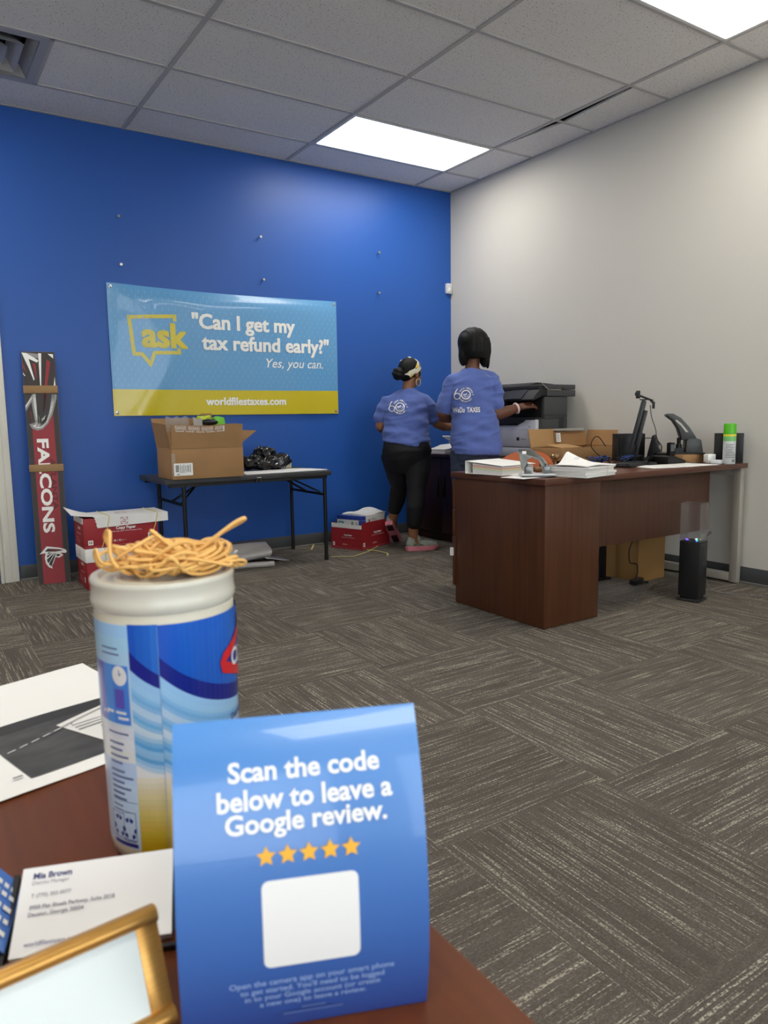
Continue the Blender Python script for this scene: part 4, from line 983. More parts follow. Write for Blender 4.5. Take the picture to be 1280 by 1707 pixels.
# ================================================================== CREDENZA AND PRINTER BY THE WHITE WALL
CXF = 3.745
t = thing('credenza', 'dark mahogany cabinet along the white wall behind the women', 'cabinet', (CXF, 3.42, 0))
q = B(); q.box((CXF-.012, 3.41, .712), (4.262, 5.325, .738)); q.build('top', DARKWOOD_X, t, bevel=.002, world=True)
q = B(); q.box((CXF+.02, 3.42, .06), (4.255, 5.315, .712)); q.box((CXF+.05, 3.44, 0), (4.255, 5.30, .06)); q.build('body', DARKWOOD, t, world=True)
for k in range(4):
    y0 = 3.425+k*.473
    q = B(); q.box((CXF, y0, .075), (CXF+.019, y0+.467, .705)); dr = q.build('door', DARKWOOD, t, bevel=.0015, world=True)
    q = B(); yy = y0+(.43 if k % 2 == 0 else .035); q.box((CXF-.016, yy-.008, .38), (CXF, yy+.008, .55)); q.build('handle', BLACK_M, dr, bevel=.003, world=True)
CT = .7385
# white tablet-like device and papers left of the standing woman
t = thing('label_printer', 'small white office machine on the cabinet between the two women', 'machine', (3.93, 4.78, CT))
q = B(); q.box((-.06, -.07, 0), (.06, .07, .085)); q.box((-.085, -.09, .085), (.07, .09, .105)); q.build('base', LIGHT_P, t, bevel=.008)
q = B(); q.prism([(-.07, -.085), (.0, -.085), (.0, .085), (-.07, .085)], M.Translation((-.09, 0, .112)) @ M.Rotation(.5, 4, 'Y'), 0, .008); q.build('paper_tray', PRINT_W, t)
q = B(); q.box((.0, -.045, .106), (.05, .045, .19)); q.build('screen_housing', PRINT_W, t, bevel=.005)
q = B(); q.box((-.0015, -.03, .12), (.0, .03, .18)); q.build('screen', mat('panel_grey', (140, 142, 144), .3), t)
quick('paper_stack', 'white papers on the cabinet left of the small white machine', 'paper', PAPER_EDGE, lambda b: (b.box((-.11, -.1, 0), (.11, .1, .028)), b.sheet(lambda a, c: (-.11+.22*a, -.1+.2*c, .034+.05*a*a*(1-c*.4)), 8, 6, .003)), (3.885, 5.0, CT+.0005), .3)
# the printer
PX0, PX1, PY0, PY1 = 3.836, 4.16, 3.84, 4.27
t = thing('office_printer', 'large black and white office printer on the cabinet by the white wall', 'printer', (PX0, PY0, CT))
PG = mat('printer_grey', (64, 66, 68), .42); PB = mat('printer_black', (28, 29, 32), .6)
q = B(); q.box((PX0+.03, PY0, CT), (PX1, PY1, 1.02)); q.box((PX0+.085, PY0+.002, 1.02), (PX1, PY1, 1.18)); q.build('body', PG, t, bevel=.006, world=True)
q = B()
YZ = M(((0, 0, 1, 0), (1, 0, 0, 0), (0, 1, 0, 0), (0, 0, 0, 1)))
q.prism([(PY0, CT+.075), (PY1, CT+.075), (PY1, .975), (4.03, .975), (3.965, 1.0), (3.95, 1.015), (PY0, 1.015)], YZ, PX0-.004, PX0+.03); q.build('front_door', mat('printer_white', (196, 198, 206), .4), t, bevel=.006, world=True)
q = B(); q.prism([(PY0, CT+.002), (PY1, CT+.002), (PY1, CT+.071), (PY0, CT+.071)], YZ, PX0-.004, PX0+.03); q.build('paper_drawer', mat('printer_white', (196, 198, 206), .4), t, bevel=.005, world=True)
q = B(); q.prism([(3.95, 1.016), (3.965, 1.001), (4.03, .977), (PY1, .977), (PY1, 1.03), (PY0+.004, 1.03), (PY0+.004, 1.017)], YZ, PX0-.012, PX0+.06); q.box((PX0+.082, PY0+.02, 1.03), (PX0+.087, PY1, 1.18)); q.build('output_bay', PB, t, bevel=.004, world=True)
q = B(); q.box((PX0+.0785, PY0+.03, 1.035), (PX0+.0825, PY1-.05, 1.16)); q.build('bay_shade_panel', SHADE_BLACK, t, world=True)  # solid near-black plate painted as the shaded depth of the bay
q = B(); q.box((PX0+.10, PY0-.008, 1.182), (4.235, 4.39, 1.230)); q.box((PX0+.085, PY0-.006, 1.233), (4.235, 4.39, 1.268)); q.build('scanner', PG, t, bevel=.006, world=True)
XZp = M(((1, 0, 0, 0), (0, 0, 1, 0), (0, 1, 0, 0), (0, 0, 0, 1)))
q = B(); q.prism([(PX0-.045, 1.160), (PX0-.032, 1.150), (PX0+.06, 1.184), (PX0+.115, 1.184), (PX0+.115, 1.231), (PX0+.03, 1.231)], XZp, PY0-.004, 4.40); q.build('control_panel', PB, t, bevel=.005, world=True)
q = B(); q.box((-.0, 0, 0), (.095, .17, .003), mtx=M.Translation((PX0-.043, 3.95, 1.166)) @ M.Rotation(-.76, 4, 'Y')); q.build('touch_screen', mat('touch_panel', (16, 17, 20), .5), t, world=True)
q = B(); q.box((PX0+.03, PY0+.004, 1.226), (PX0+.2, 4.40, 1.262)); q.prism([(PX0+.06, 1.262), (4.22, 1.262), (4.22, 1.275), (PX0+.26, 1.284), (PX0+.16, 1.29), (PX0+.10, 1.275)], XZp, PY0+.15, 4.38); q.build('document_feeder', PB, t, bevel=.005, world=True)
q = B(); q.tube([(PX0+.04, PY0-.004, 1.282), (PX0+.10, PY0-.012, 1.236), (PX0+.12, PY0-.012, 1.228), (PX0+.24, PY0-.012, 1.230)], .0028, 6); q.build('silver_line', ALU, t, world=True)
a = Art(); a.rect(.235, -.07, .285, .03, mat('vent_grille', (44, 46, 48), .6)); a.line([(.06, .085), (.06, -.12)], .003, INK); a.line([(.06, .045), (.32, .045)], .003, INK); a.rect(.035, -.02, .045, .03, INK)
a.build('side_panels', t, plane_map((PX0, PY0, 1.0), (1, 0, 0), (0, 0, 1)), .0008, world=True)
q = B(); q.box((4.09, PY0-.0095, 1.232), (4.112, PY0-.0075, 1.245)); q.build('latch', BLACK, t, world=True)
a = Art(); yl = lambda y: PY1-y
a.rect(yl(4.035), .862-CT, yl(4.005), .886-CT, INK); a.text('LEXMARK', yl(3.965), .873-CT, .06, GREY_INK, bold=.02)
a.rect(yl(3.905), .96-CT, yl(3.897), .968-CT, INK); a.rect(yl(3.912), .905-CT, yl(3.89), .932-CT, mat('button_grey', (150, 152, 156), .4)); a.line([(0, .944-CT), (yl(PY0), .944-CT)], .0018, GREY_INK)
a.build('logo', t, plane_map((PX0-.004, PY1, CT), (0, -1, 0), (0, 0, 1)), .0008, world=True)
# open carton at the end of the cabinet
t = thing('cardboard_box', 'open shallow brown box with raised flaps in front of the printer', 'box', (3.68, 3.45, CT), .0)
bw, bd, bh = .555, .29, .085; th = .005; q = B()
for a_, b_ in (((0, 0, 0), (bw, bd, th)), ((0, 0, th), (bw, th, bh)), ((0, bd-th, th), (bw, bd, bh)), ((0, th, th), (th, bd-th, bh)), ((bw-th, th, th), (bw, bd-th, bh))): q.box(a_, b_)
q.build('body', CARD, t, bevel=.0015)
q = B(); q.sheet(lambda a_, b_: (.25*a_, bd-.012+.03*b_, bh+.125*b_), 4, 4, th); q.build('flap', CARD_IN, t)
q = B(); q.sheet(lambda a_, b_: (.235+(bw-.235+.01*b_)*a_, bd-.02+.02*b_, bh+(.105)*b_), 4, 4, th); q.build('flap', CARD, t)
q = B(); q.sheet(lambda a_, b_: (.002+.20*a_, .0+.14*b_, bh+.004+.018*b_), 4, 4, th); q.build('flap', CARD_IN, t)
q = B(); q.sheet(lambda a_, b_: (bw-.002+.03*b_, .01+(bd-.02)*a_, bh+.11*b_), 4, 4, th); q.build('flap', CARD, t)
a = Art(); a.rrect(.24, .03, .285, .095, .004, PRINT_W); lines(a, .245, .088, .278, 6, .009, .003, GREY_INK, 8); a.build('label', t, plane_map((0, bd-.024, bh), (1, 0, 0), (0, .12, 1)), .002)
quick('plastic_wrap', 'strip of grey plastic wrap lying along the flaps of the open box by the printer', 'plastic wrap', mat('grey_wrap', (170, 168, 162), .3), lambda b: b.box((-.14, -.03, 0), (.14, .03, .014)), (4.06, 3.745, CT+.196), 0)

# ================================================================== ORANGE CHAIR BEHIND THE DESK
t = thing('office_chair', 'orange chair back showing behind the binder on the front desk', 'chair', (3.37, 3.47, 0), math.radians(-25))
ORANGE = mat('orange_plastic', (214, 116, 74), .45)
def backf(a, b):
    u = (a-.5)*2; wdt = .20*(1-.35*max(0, b-.75)*4*.5)
    return (u*wdt, -.03+.05*u*u-.04*b, .50+.318*b-.05*max(0, b-.6)*abs(u)**3*2.5)
q = B(); q.sheet(backf, 16, 12, .012); q.build('backrest', ORANGE, t, smooth=60)
q = B(); q.sheet(lambda a, b: ((a-.5)*.42, .0+.40*b, .45+.02*((a-.5)*2)**2-.01*math.sin(b*PI)), 12, 10, .02); q.build('seat', ORANGE, t, smooth=60)
q = B(); q.box((-.03, -.05, .42), (.03, .2, .438)); q.box((-.03, -.06, .42), (.03, -.045, .58)); q.build('bracket', BLACK_M, t)
q = B(); q.cyl((0, .18, .08), (0, .18, .42), .025); q.build('gas_post', CHROME, t)
for k in range(5):
    a_ = k*2*PI/5; c, s_ = math.cos(a_), math.sin(a_)
    q = B(); q.cyl((0, .18, .10), (.26*c, .18+.26*s_, .07), .022, .014); lg = q.build('leg', BLACK, t)
    q = B(); q.cyl((.26*c-.02*s_, .18+.26*s_+.02*c, .028), (.26*c+.02*s_, .18+.26*s_-.02*c, .028), .028); q.build('caster', BLACK, lg)

# ================================================================== PEOPLE
def blob(b, name, m, parent, voxel=.006, it=4, disp=None, smooth=180):
    me = bpy.data.meshes.new('tmp'); bmesh.ops.recalc_face_normals(b.bm, faces=b.bm.faces); b.bm.to_mesh(me); b.bm.free()
    o = bpy.data.objects.new('tmp', me); COL.objects.link(o)
    r = o.modifiers.new('r', 'REMESH'); r.mode = 'VOXEL'; r.voxel_size = voxel
    s_ = o.modifiers.new('s', 'SMOOTH'); s_.iterations = it; s_.factor = .5
    dg = bpy.context.evaluated_depsgraph_get(); dg.update()
    m2 = bpy.data.meshes.new_from_object(o.evaluated_get(dg)); bpy.data.objects.remove(o); bpy.data.meshes.remove(me)
    if disp:
        cn = [(v.co.copy(), v.normal.copy()) for v in m2.vertices]
        m2.vertices.foreach_set('co', [x for c, n in cn for x in c+n*disp(c)])
    q = B(); q.bm.from_mesh(m2); bpy.data.meshes.remove(m2)
    return q.build(name, m, parent, smooth=smooth, fix=False)
def bvh(o):
    return BVHTree.FromPolygons([v.co.copy() for v in o.data.vertices], [tuple(p.vertices) for p in o.data.polygons])
def head_geo(b, c, yaw, s=1.0, nod=0.0):
    c = V(c); R_ = M.Rotation(-yaw, 3, 'Z') @ M.Rotation(-nod, 3, 'X')      # yaw>0 turns towards +X ; local: +y forward, +x right
    P = lambda x, y, z: c+R_ @ (V((x, y, z))*s)
    E_ = lambda p, r: b.ell(P(*p), tuple(x*s for x in r), R_, 20, 14)
    E_((0, -.012, .022), (.074, .096, .088)); E_((0, .028, -.04), (.056, .062, .068)); E_((0, .052, -.078), (.030, .030, .026))
    E_((0, .060, .022), (.055, .030, .03)); E_((.028, .068, -.028), (.024, .02, .022)); E_((-.028, .068, -.028), (.024, .02, .022))
    b.cyl(P(0, .082, .012), P(0, .104, -.026), .009*s, .012*s); E_((0, .100, -.028), (.016, .013, .010))
    E_((0, .086, -.054), (.022, .010, .007)); E_((0, .085, -.063), (.019, .010, .007))
    for x in (-1, 1):
        E_((x*.075, -.005, -.012), (.009, .020, .032)); E_((x*.079, .0, -.034), (.007, .011, .011))
        E_((x*.030, .078, .010), (.014, .010, .008))
    return R_, P
def hand_geo(b, w, d, n, side, curl=.5, s=1.0, spread=1.0):
    """w wrist, d direction of the fingers, n back-of-hand normal; side=+1 puts the thumb on d x n"""
    w, d, n = V(w), V(d).normalized(), V(n); n = (n-d*n.dot(d)).normalized(); x = d.cross(n)*side
    b.chain([(w, .024*s), (w+d*.03*s, .026*s)])
    for k in (-.024, -.008, .008, .022): b.chain([(w+d*.02*s+x*k*.6*s, .014*s), (w+d*.088*s+x*k*s, .0125*s)], 10)
    for k, L in ((.026, .070), (.009, .080), (-.008, .074), (-.025, .058)):
        p = w+d*.09*s+x*k*s; a = d+x*k*3*spread; pts = [(p, .0098*s)]; cur = 0
        for j, f in enumerate((.45, .32, .23)):
            cur += curl*(.55 if j == 0 else .8); dd = (a*math.cos(cur)-n*math.sin(cur)).normalized(); p = p+dd*L*f*s; pts.append((p, (.0090-.0008*j)*s))
        b.chain(pts, 10)
    p = w+d*.025*s+x*.022*s; pts = [(p, .014*s)]
    for j, (f, t_) in enumerate(((.042, .75), (.032, .35), (.025, .1))):
        p = p+(d+x*t_-n*(.5+.25*j*curl)).normalized()*f*s; pts.append((p, (.0118-.0012*j)*s))
    b.chain(pts, 10)
def sneaker(name, parent, heel, toe, upn, up_m, sole_m, acc_m, L=.265, dark=None):
    heel, toe = V(heel), V(toe); f = (toe-heel).normalized(); u = V(upn); u = (u-f*u.dot(f)).normalized(); r = f.cross(u)
    mt = M(((f.x, r.x, u.x, heel.x), (f.y, r.y, u.y, heel.y), (f.z, r.z, u.z, heel.z), (0, 0, 0, 1)))
    outline = [(0, .0), (.012, -.030), (.06, -.036), (.12, -.034), (.18, -.046), (.225, -.044), (.256, -.022), (.265, 0), (.256, .026), (.225, .045), (.18, .044), (.12, .034), (.06, .036), (.012, .030)]
    q = B(); n = len(outline); rows = []
    for h_, s_, of in ((.003, .96, 0), (.0, 1.0, 0), (.020, 1.06, -.002), (.036, 1.02, -.004)):
        rows.append([mt @ V(((x-.13)*s_+.13+of, y*s_, h_+(.014*max(0, (x-.19)/.07)**1.5 if h_ < .01 else 0)+(.010*math.sin(x*75) if h_ == .020 else 0)*.35)) for x, y in outline])
    vs_ = [p for rw in rows for p in rw]; fs = [(i*n+j, i*n+(j+1) % n, (i+1)*n+(j+1) % n, (i+1)*n+j) for i in range(3) for j in range(n)]+[tuple(range(n-1, -1, -1)), tuple(3*n+j for j in range(n))]
    q.add(vs_, fs); so = q.build(name+'_sole', sole_m, parent, smooth=50)
    q = B()
    for x0, x1 in ((.02, .085), (.15, .235)):
        q.box((x0, -.026, -.003), (x1, .026, .004), mtx=mt)
    q.build('tread', dark or BLACK, so, bevel=.003)
    q = B(); q.loft([(0, 0, 0, .001, .001), (0, 0, 0, .002, .002)]) if False else None
    q.ell(mt @ V((.055, 0, .055)), (.056, .036, .045), mt.to_3x3()); q.ell(mt @ V((.15, 0, .045)), (.09, .038, .034), mt.to_3x3()); q.ell(mt @ V((.205, 0, .04)), (.055, .041, .026), mt.to_3x3())
    q.chain([(mt @ V((.045, 0, .07)), .036), (mt @ V((.05, 0, .100)), .037)]); q.chain([(mt @ V((.10, 0, .072)), .026), (mt @ V((.085, 0, .105)), .022)])
    up = blob(q, name+'_upper', up_m, parent, .005, 3)
    q = B()
    for k in range(4):
        x = .095+.024*k; q.tube([mt @ V((x, -.024, .070-.006*k)), mt @ V((x+.004, 0, .088-.009*k)), mt @ V((x, .024, .070-.006*k))], .0032, 6)
    q.tube([mt @ V((.05, -.037, .05)), mt @ V((.09, -.040, .06)), mt @ V((.13, -.041, .045))], .005, 6); q.tube([mt @ V((.05, .037, .05)), mt @ V((.09, .040, .06)), mt @ V((.13, .041, .045))], .005, 6)
    q.build('laces', acc_m, up)
    return so
SKIN1 = mat('skin_one', (146, 98, 70), .5, var=.05, vscale=9, sss=0); SKIN2 = mat('skin_two', (104, 66, 48), .48, var=.05, vscale=9)
HAIR = mat('black_hair', (10, 9, 10), .58, spec=.3, var=.3, vscale=14, stretch=(9, 9, 1), bump=.3, bscale=50)
SHIRT = mat('blue_tshirt', (88, 108, 176), .85, var=.05, vscale=70, sheen=.2)
LEG_B = mat('black_leggings', (15, 16, 21), .8)
DENIM = mat('dark_denim', (48, 58, 78), .85, var=.30, vscale=26)
SHOE_UP = mat('shoe_grey_green', (150, 156, 146), .6, var=.12, vscale=40); PINK = mat('shoe_pink', (226, 136, 150), .5, var=.1, vscale=30)
GOLD = mat('gold', (226, 190, 110), .25, metal=.9)
def tee_art(parent, shirt, cx, cz, w_, slogan):
    tree = bvh(shirt); s_ = w_/.18
    def mp(u, v, h):
        hit = tree.ray_cast(V((cx+u, -1, cz+v)), V((0, 1, 0)))
        if hit[0] is None: return V((cx+u, 0, cz+v))
        n = hit[1] if hit[1].y < 0 else -hit[1]
        return hit[0]+n*h+V((0, -.0012, 0))
    a = Art(); k = s_
    # six and ring of the anniversary emblem
    a.ring(-.052*k, -.010*k, .0185*k, .025*k, PRINT_W); a.line([(-.072*k, .001*k), (-.058*k, .034*k), (-.048*k, .045*k)], .0065*k, PRINT_W)
    a.ring(.012*k, 0, .0285*k, .037*k, PRINT_W); a.ring(.012*k, .0, .017*k, .0205*k, PRINT_W, 215, 370)
    a.text('wf', .006*k, .002*k, .030*k, PRINT_W, bold=.03, shear=.15)
    def arc(txt, r, a0, a1, sz, flip=False):
        n = len(txt)
        for i, c in enumerate(txt):
            if c == ' ': continue
            t_ = math.radians(a0+(a1-a0)*i/(n-1))
            a.text(c, .012*k+r*math.cos(t_), r*math.sin(t_), sz*.8, PRINT_W, h=sz, bold=.03, rot=t_+(PI/2 if flip else -PI/2))
    arc('WORLD FINANCE', .050*k, 150, 18, .0105*k); arc('ANNIVERSARY', .050*k, 212, 322, .0105*k, True)
    a.text('th', .066*k, .0, .012*k, PRINT_W, bold=.02)
    a.build('shirt_emblem', parent, mp, .0018, (.012, .012))
    if slogan:
        a = Art(); a.text('WeDo', -.036, -.106, .078, PRINT_W, h=.037, bold=.018); a.text('TAXES', .064, -.106, .094, PRINT_W, h=.037, bold=.03)
        a.build('shirt_slogan', parent, mp, .0018, (.012, .012))
def folds(amp, seed, kz=26, kx=9):
    def f(co):
        a = noise.noise(V((co.x*kx+co.z*8, co.y*kx, co.z*kz*.55+seed)))
        b = noise.noise(V((co.x*kx*.6-co.z*11, co.y*5, co.z*14+seed*2)))
        return amp*(a*.7+(1-2*abs(b))*.5-.25)
    return f
PA = math.atan2(-.549, .835)

# ---------------- woman at the left: headband, black leggings, pink-soled sneakers
p1 = thing('person', 'woman in blue t-shirt, patterned headband, hoop earring and black leggings, walking beside the cabinet', 'person', (3.33, 4.75, 0), PA)
b = B()
R1, HP = head_geo(b, (.042, .03, 1.388), math.radians(44), .98, .12)
b.chain([((.015, .0, 1.22), .054), ((.02, .004, 1.27), .047), ((.035, .018, 1.34), .05)])
b.loft([(0, 0, .80, .15, .11), (0, 0, .95, .14, .10), (0, 0, 1.08, .14, .10), (0, 0, 1.18, .14, .085), (.005, 0, 1.235, .08, .06)])
# arms
b.chain([((-.140, .0, 1.155), .040), ((-.200, .03, .985), .043), ((-.19, .10, .965), .040), ((-.09, .24, .995), .027)])
hand_geo(b, (-.085, .245, .996), (.75, .6, .05), (0, .1, 1), 1, .5, .92)
b.chain([((.140, .0, 1.155), .040), ((.25, .07, 1.0), .045), ((.30, .12, .975), .041), ((.40, .235, .955), .027)])
hand_geo(b, (.402, .238, .955), (.72, .66, -.15), (0, 0, 1), -1, .45, .92)
# legs
b.chain([((.085, -.01, .76), .10), ((.072, -.085, .50), .064), ((.062, -.135, .34), .058), ((.048, -.115, .20), .043), ((.040, -.098, .10), .037), ((.06, -.094, .06), .034)])
b.chain([((-.085, .02, .76), .10), ((-.052, .125, .49), .062), ((-.078, .165, .38), .056), ((-.104, .178, .26), .041), ((-.116, .195, .195), .036), ((-.108, .21, .155), .034)])
body1 = blob(b, 'body', SKIN1, p1, .0048, 3)
# leggings
b = B()
b.loft([(0, .005, .955, .150, .110), (.0, -.004, .88, .172, .132), (.004, -.02, .79, .197, .165), (.002, -.014, .72, .186, .148), (.0, -.004, .66, .160, .115), (0, 0, .60, .11, .07)])
b.chain([((.092, -.02, .74), .108), ((.082, -.06, .60), .094), ((.070, -.088, .49), .076), ((.060, -.132, .36), .070), ((.05, -.12, .225), .060)])
b.chain([((-.092, .01, .74), .108), ((-.072, .065, .60), .092), ((-.052, .125, .49), .074), ((-.076, .165, .38), .068), ((-.098, .174, .30), .056)])
b.ell((-.085, -.055, .80), (.098, .092, .11)); b.ell((.085, -.065, .80), (.098, .092, .11))
blob(b, 'leggings', LEG_B, p1, .006, 14, folds(.004, 3, 14))
# t-shirt
b = B()
b.loft([(.0, -.006, .835, .190, .155, 2.3, -.18), (.0, -.006, .90, .186, .150, 2.3, -.12), (.0, 0, .97, .178, .140, 2.3), (0, 0, 1.05, .174, .134, 2.3), (0, -.004, 1.12, .172, .124, 2.3), (.0, -.006, 1.17, .168, .108, 2.2), (.006, -.006, 1.205, .150, .092), (.011, -.004, 1.235, .110, .078), (.014, -.002, 1.262, .066, .064)])
b.chain([((-.04, -.004, 1.205), .055), ((-.135, .0, 1.160), .064), ((-.168, .010, 1.11), .062), ((-.194, .025, 1.055), .058)])
b.chain([((.06, -.004, 1.205), .055), ((.138, .0, 1.160), .066), ((.185, .03, 1.10), .066), ((.222, .053, 1.04), .062)])
sh1 = blob(b, 'tshirt', SHIRT, p1, .0055, 8, folds(.016, 11))
tee_art(p1, sh1, -.060, 1.125, .175, False)
# hair: cap, bun
b = B(); b.ell(HP(0, -.026, .030), (.080, .094, .088), R1, 28, 20); b.ell(HP(0, -.06, -.022), (.062, .052, .05), R1, 20, 14)
for x in (-1, 1): b.ell(HP(x*.066, .01, -.002), (.016, .034, .034), R1, 14, 10)
cut = HP(0, 0, 0)
blob(b, 'hair', HAIR, p1, .005, 3)
b = B(); b.ell(HP(-.012, -.130, -.022), (.050, .050, .050), R1, 24, 16); b.ell(HP(-.005, -.105, -.02), (.04, .03, .042), R1, 18, 12)
blob(b, 'hair_bun', HAIR, p1, .005, 2, lambda c: .003*math.sin(c.z*160+c.x*60))
# headband with pale floral pattern
HBM = mat('floral_headband', (226, 214, 180), .7)
nt = HBM.node_tree; bs = nt.nodes['Principled BSDF']
tc = nt.nodes.new('ShaderNodeTexCoord'); vo = nt.nodes.new('ShaderNodeTexVoronoi'); vo.inputs['Scale'].default_value = 34
nt.links.new(tc.outputs['Object'], vo.inputs['Vector']); rp = nt.nodes.new('ShaderNodeValToRGB'); rp.color_ramp.interpolation = 'CONSTANT'
cs = [(0, (238, 230, 205)), (.42, (232, 196, 70)), (.58, (150, 146, 140)), (.72, (244, 240, 228)), (.9, (90, 84, 70))]
rp.color_ramp.elements[0].color = rgb(*cs[0][1]); rp.color_ramp.elements[1].position = cs[1][0]; rp.color_ramp.elements[1].color = rgb(*cs[1][1])
for p_, c_ in cs[2:]: e = rp.color_ramp.elements.new(p_); e.color = rgb(*c_)
sx = nt.nodes.new('ShaderNodeSeparateXYZ'); nt.links.new(vo.outputs['Color'], sx.inputs[0]); nt.links.new(sx.outputs[0], rp.inputs[0]); nt.links.new(rp.outputs[0], bs.inputs['Base Color'])
def band(a, c):
    th_ = 2*PI*a; ph = math.radians(-26+48*c)*(.55+.45*max(0, math.cos(th_)))+math.radians(2)*math.sin(th_*7+c*5); be = math.radians(44)
    dr = V((0, math.cos(be), math.sin(be))); nn = V((0, -math.sin(be), math.cos(be)))
    p = (dr*math.cos(th_)+V((1, 0, 0))*math.sin(th_))*math.cos(ph)+nn*math.sin(ph)
    return HP(p.x*.0855, -.024+p.y*.101, .026+p.z*.096)
q = B(); q.sheet(band, 56, 8, .005); q.build('headband', HBM, p1, smooth=60)
q = B(); q.ell(HP(-.05, .02, .125), (.02, .026, .014), R1, 14, 10); q.ell(HP(-.075, -.03, .095), (.012, .018, .012), R1, 14, 10); q.build('headband_knot', HBM, p1)
ec = HP(.086, .004, -.075)
q = B(); q.tube([ec+R1 @ V((.0, .026*math.cos(2*PI*i/24), .028*math.sin(2*PI*i/24)-.0)) for i in range(24)], .0028, 8, True)
e_ = q.build('hoop_earring', mat('pale_gold', (238, 222, 180), .25, metal=.5), p1); e_['label'] = 'large pale gold hoop earring'
# shoes
sneaker('sneaker', p1, (-.012, -.112, 0.002), (.242, -.05, 0.002), (0, 0, 1), SHOE_UP, PINK, mat('lace_olive', (128, 124, 92), .6))
sneaker('sneaker', p1, (-.150, .115, .182), (-.080, .268, .008), (.05, .70, .70), SHOE_UP, PINK, mat('lace_olive', (128, 124, 92), .6), dark=mat('dark_tread', (60, 30, 36), .6))

# ---------------- woman at the right: black bob, jeans, reaching into the printer
p2 = thing('person', 'woman with a black bob, blue slogan t-shirt and jeans reaching into the printer', 'person', (3.47, 4.11, 0), PA)
b = B()
R2, HP2 = head_geo(b, (.012, .03, 1.535), math.radians(22), 1.0, .10)
b.chain([((-.006, .0, 1.36), .055), ((.0, .004, 1.41), .050), ((.008, .016, 1.48), .053)])
b.loft([(0.02, 0, .84, .14, .10), (.015, 0, 1.0, .135, .095), (.0, 0, 1.15, .135, .095), (0, 0, 1.29, .15, .085), (0, 0, 1.35, .10, .065), (-.005, 0, 1.385, .06, .052)])
b.chain([((-.140, .0, 1.285), .040), ((-.212, .035, 1.075), .043), ((-.20, .075, 1.045), .043), ((-.09, .21, 1.02), .027)])
hand_geo(b, (-.085, .215, 1.02), (.7, .7, 0), (0, .1, 1), 1, .5, .95)
b.chain([((.138, .0, 1.285), .040), ((.150, -.02, 1.085), .046), ((.185, -.025, 1.062), .046), ((.25, -.01, 1.078), .041), ((.335, .02, 1.105), .027)])
hand_geo(b, (.338, .022, 1.106), (.90, .22, .16), (-.12, -.62, .78), -1, .55, 1.0, .6)
b.chain([((.095, .0, .82), .085), ((.085, .0, .46), .055), ((.085, -.02, .33), .052), ((.085, .0, .10), .038), ((.088, .06, .05), .035)])
b.chain([((-.07, .0, .82), .085), ((-.07, .0, .46), .055), ((-.07, -.02, .33), .052), ((-.07, .0, .10), .038), ((-.073, .06, .05), .035)])
blob(b, 'body', SKIN2, p2, .0048, 3)
b = B()
b.loft([(.02, 0, .93, .140, .100), (.02, -.006, .85, .155, .120), (.018, -.012, .78, .168, .142), (.012, -.004, .70, .155, .125)])
b.chain([((.100, -.005, .76), .092), ((.09, 0, .46), .070), ((.09, -.01, .30), .064), ((.09, 0, .09), .058)])
b.chain([((-.075, -.005, .76), .092), ((-.075, 0, .46), .070), ((-.075, -.01, .30), .064), ((-.075, 0, .09), .058)])
blob(b, 'jeans', DENIM, p2, .006, 3, folds(.006, 7, 40))
b = B()
b.loft([(.030, -.004, .775, .188, .152, 2.3), (.030, -.004, .85, .188, .150, 2.3), (.022, 0, .93, .180, .142, 2.3), (.014, 0, 1.02, .170, .130, 2.3), (.006, 0, 1.10, .160, .125, 2.3), (.0, -.002, 1.20, .162, .122, 2.3), (0, -.004, 1.28, .166, .112, 2.2), (0, -.004, 1.32, .152, .098), (-.002, -.002, 1.355, .110, .080), (-.004, 0, 1.385, .066, .066)])
b.chain([((-.05, 0, 1.325), .055), ((-.136, .0, 1.285), .066), ((-.172, .012, 1.20), .064), ((-.203, .028, 1.115), .060)])
b.chain([((.05, 0, 1.325), .055), ((.134, .0, 1.288), .068), ((.154, -.008, 1.20), .066), ((.158, -.016, 1.125), .063)])
sh2 = blob(b, 'tshirt', SHIRT, p2, .0055, 8, folds(.016, 23))
tee_art(p2, sh2, -.072, 1.198, .165, True)
b = B()
b.ell(HP2(0, -.020, .036), (.112, .118, .104), R2, 30, 20)
b.loft([(.022, .0, 1.455, .104, .085), (.018, .004, 1.50, .116, .105), (.014, .01, 1.56, .118, .112), (.014, .012, 1.60, .108, .106)], yaw=-math.radians(22))
b.ell((-.062, .004, 1.482), (.040, .062, .078)); b.ell((.086, .0, 1.452), (.036, .075, .058)); b.ell((.112, .035, 1.47), (.016, .03, .085))
for v in b.bm.verts: pass
blob(b, 'hair', HAIR, p2, .005, 4, lambda c: .0022*math.sin(c.x*150+c.y*90))
q = B(); q.tube([HP2(.088, -.02, .018), HP2(.096, .03, .022), HP2(.092, .098, .018)], .0028, 6); q.tube([HP2(-.088, -.02, .018), HP2(-.094, .03, .022), HP2(-.09, .098, .018)], .0028, 6)
for x in (-1, 1): q.tube([HP2(x*.042+.034*math.cos(2*PI*i/16), .102, .010+.022*math.sin(2*PI*i/16)) for i in range(16)], .003, 6, True)
q.tube([HP2(-.09, .098, .018), HP2(-.074, .102, .015)], .003, 6); q.tube([HP2(.09, .098, .018), HP2(.074, .102, .015)], .003, 6)
q.build('glasses', mat('pale_frame', (206, 196, 190), .3), p2)
wd = V((.085, .03, .027)).normalized(); wo = wd.orthogonal().normalized(); w2 = wd.cross(wo); wc = V((.318, .014, 1.099))
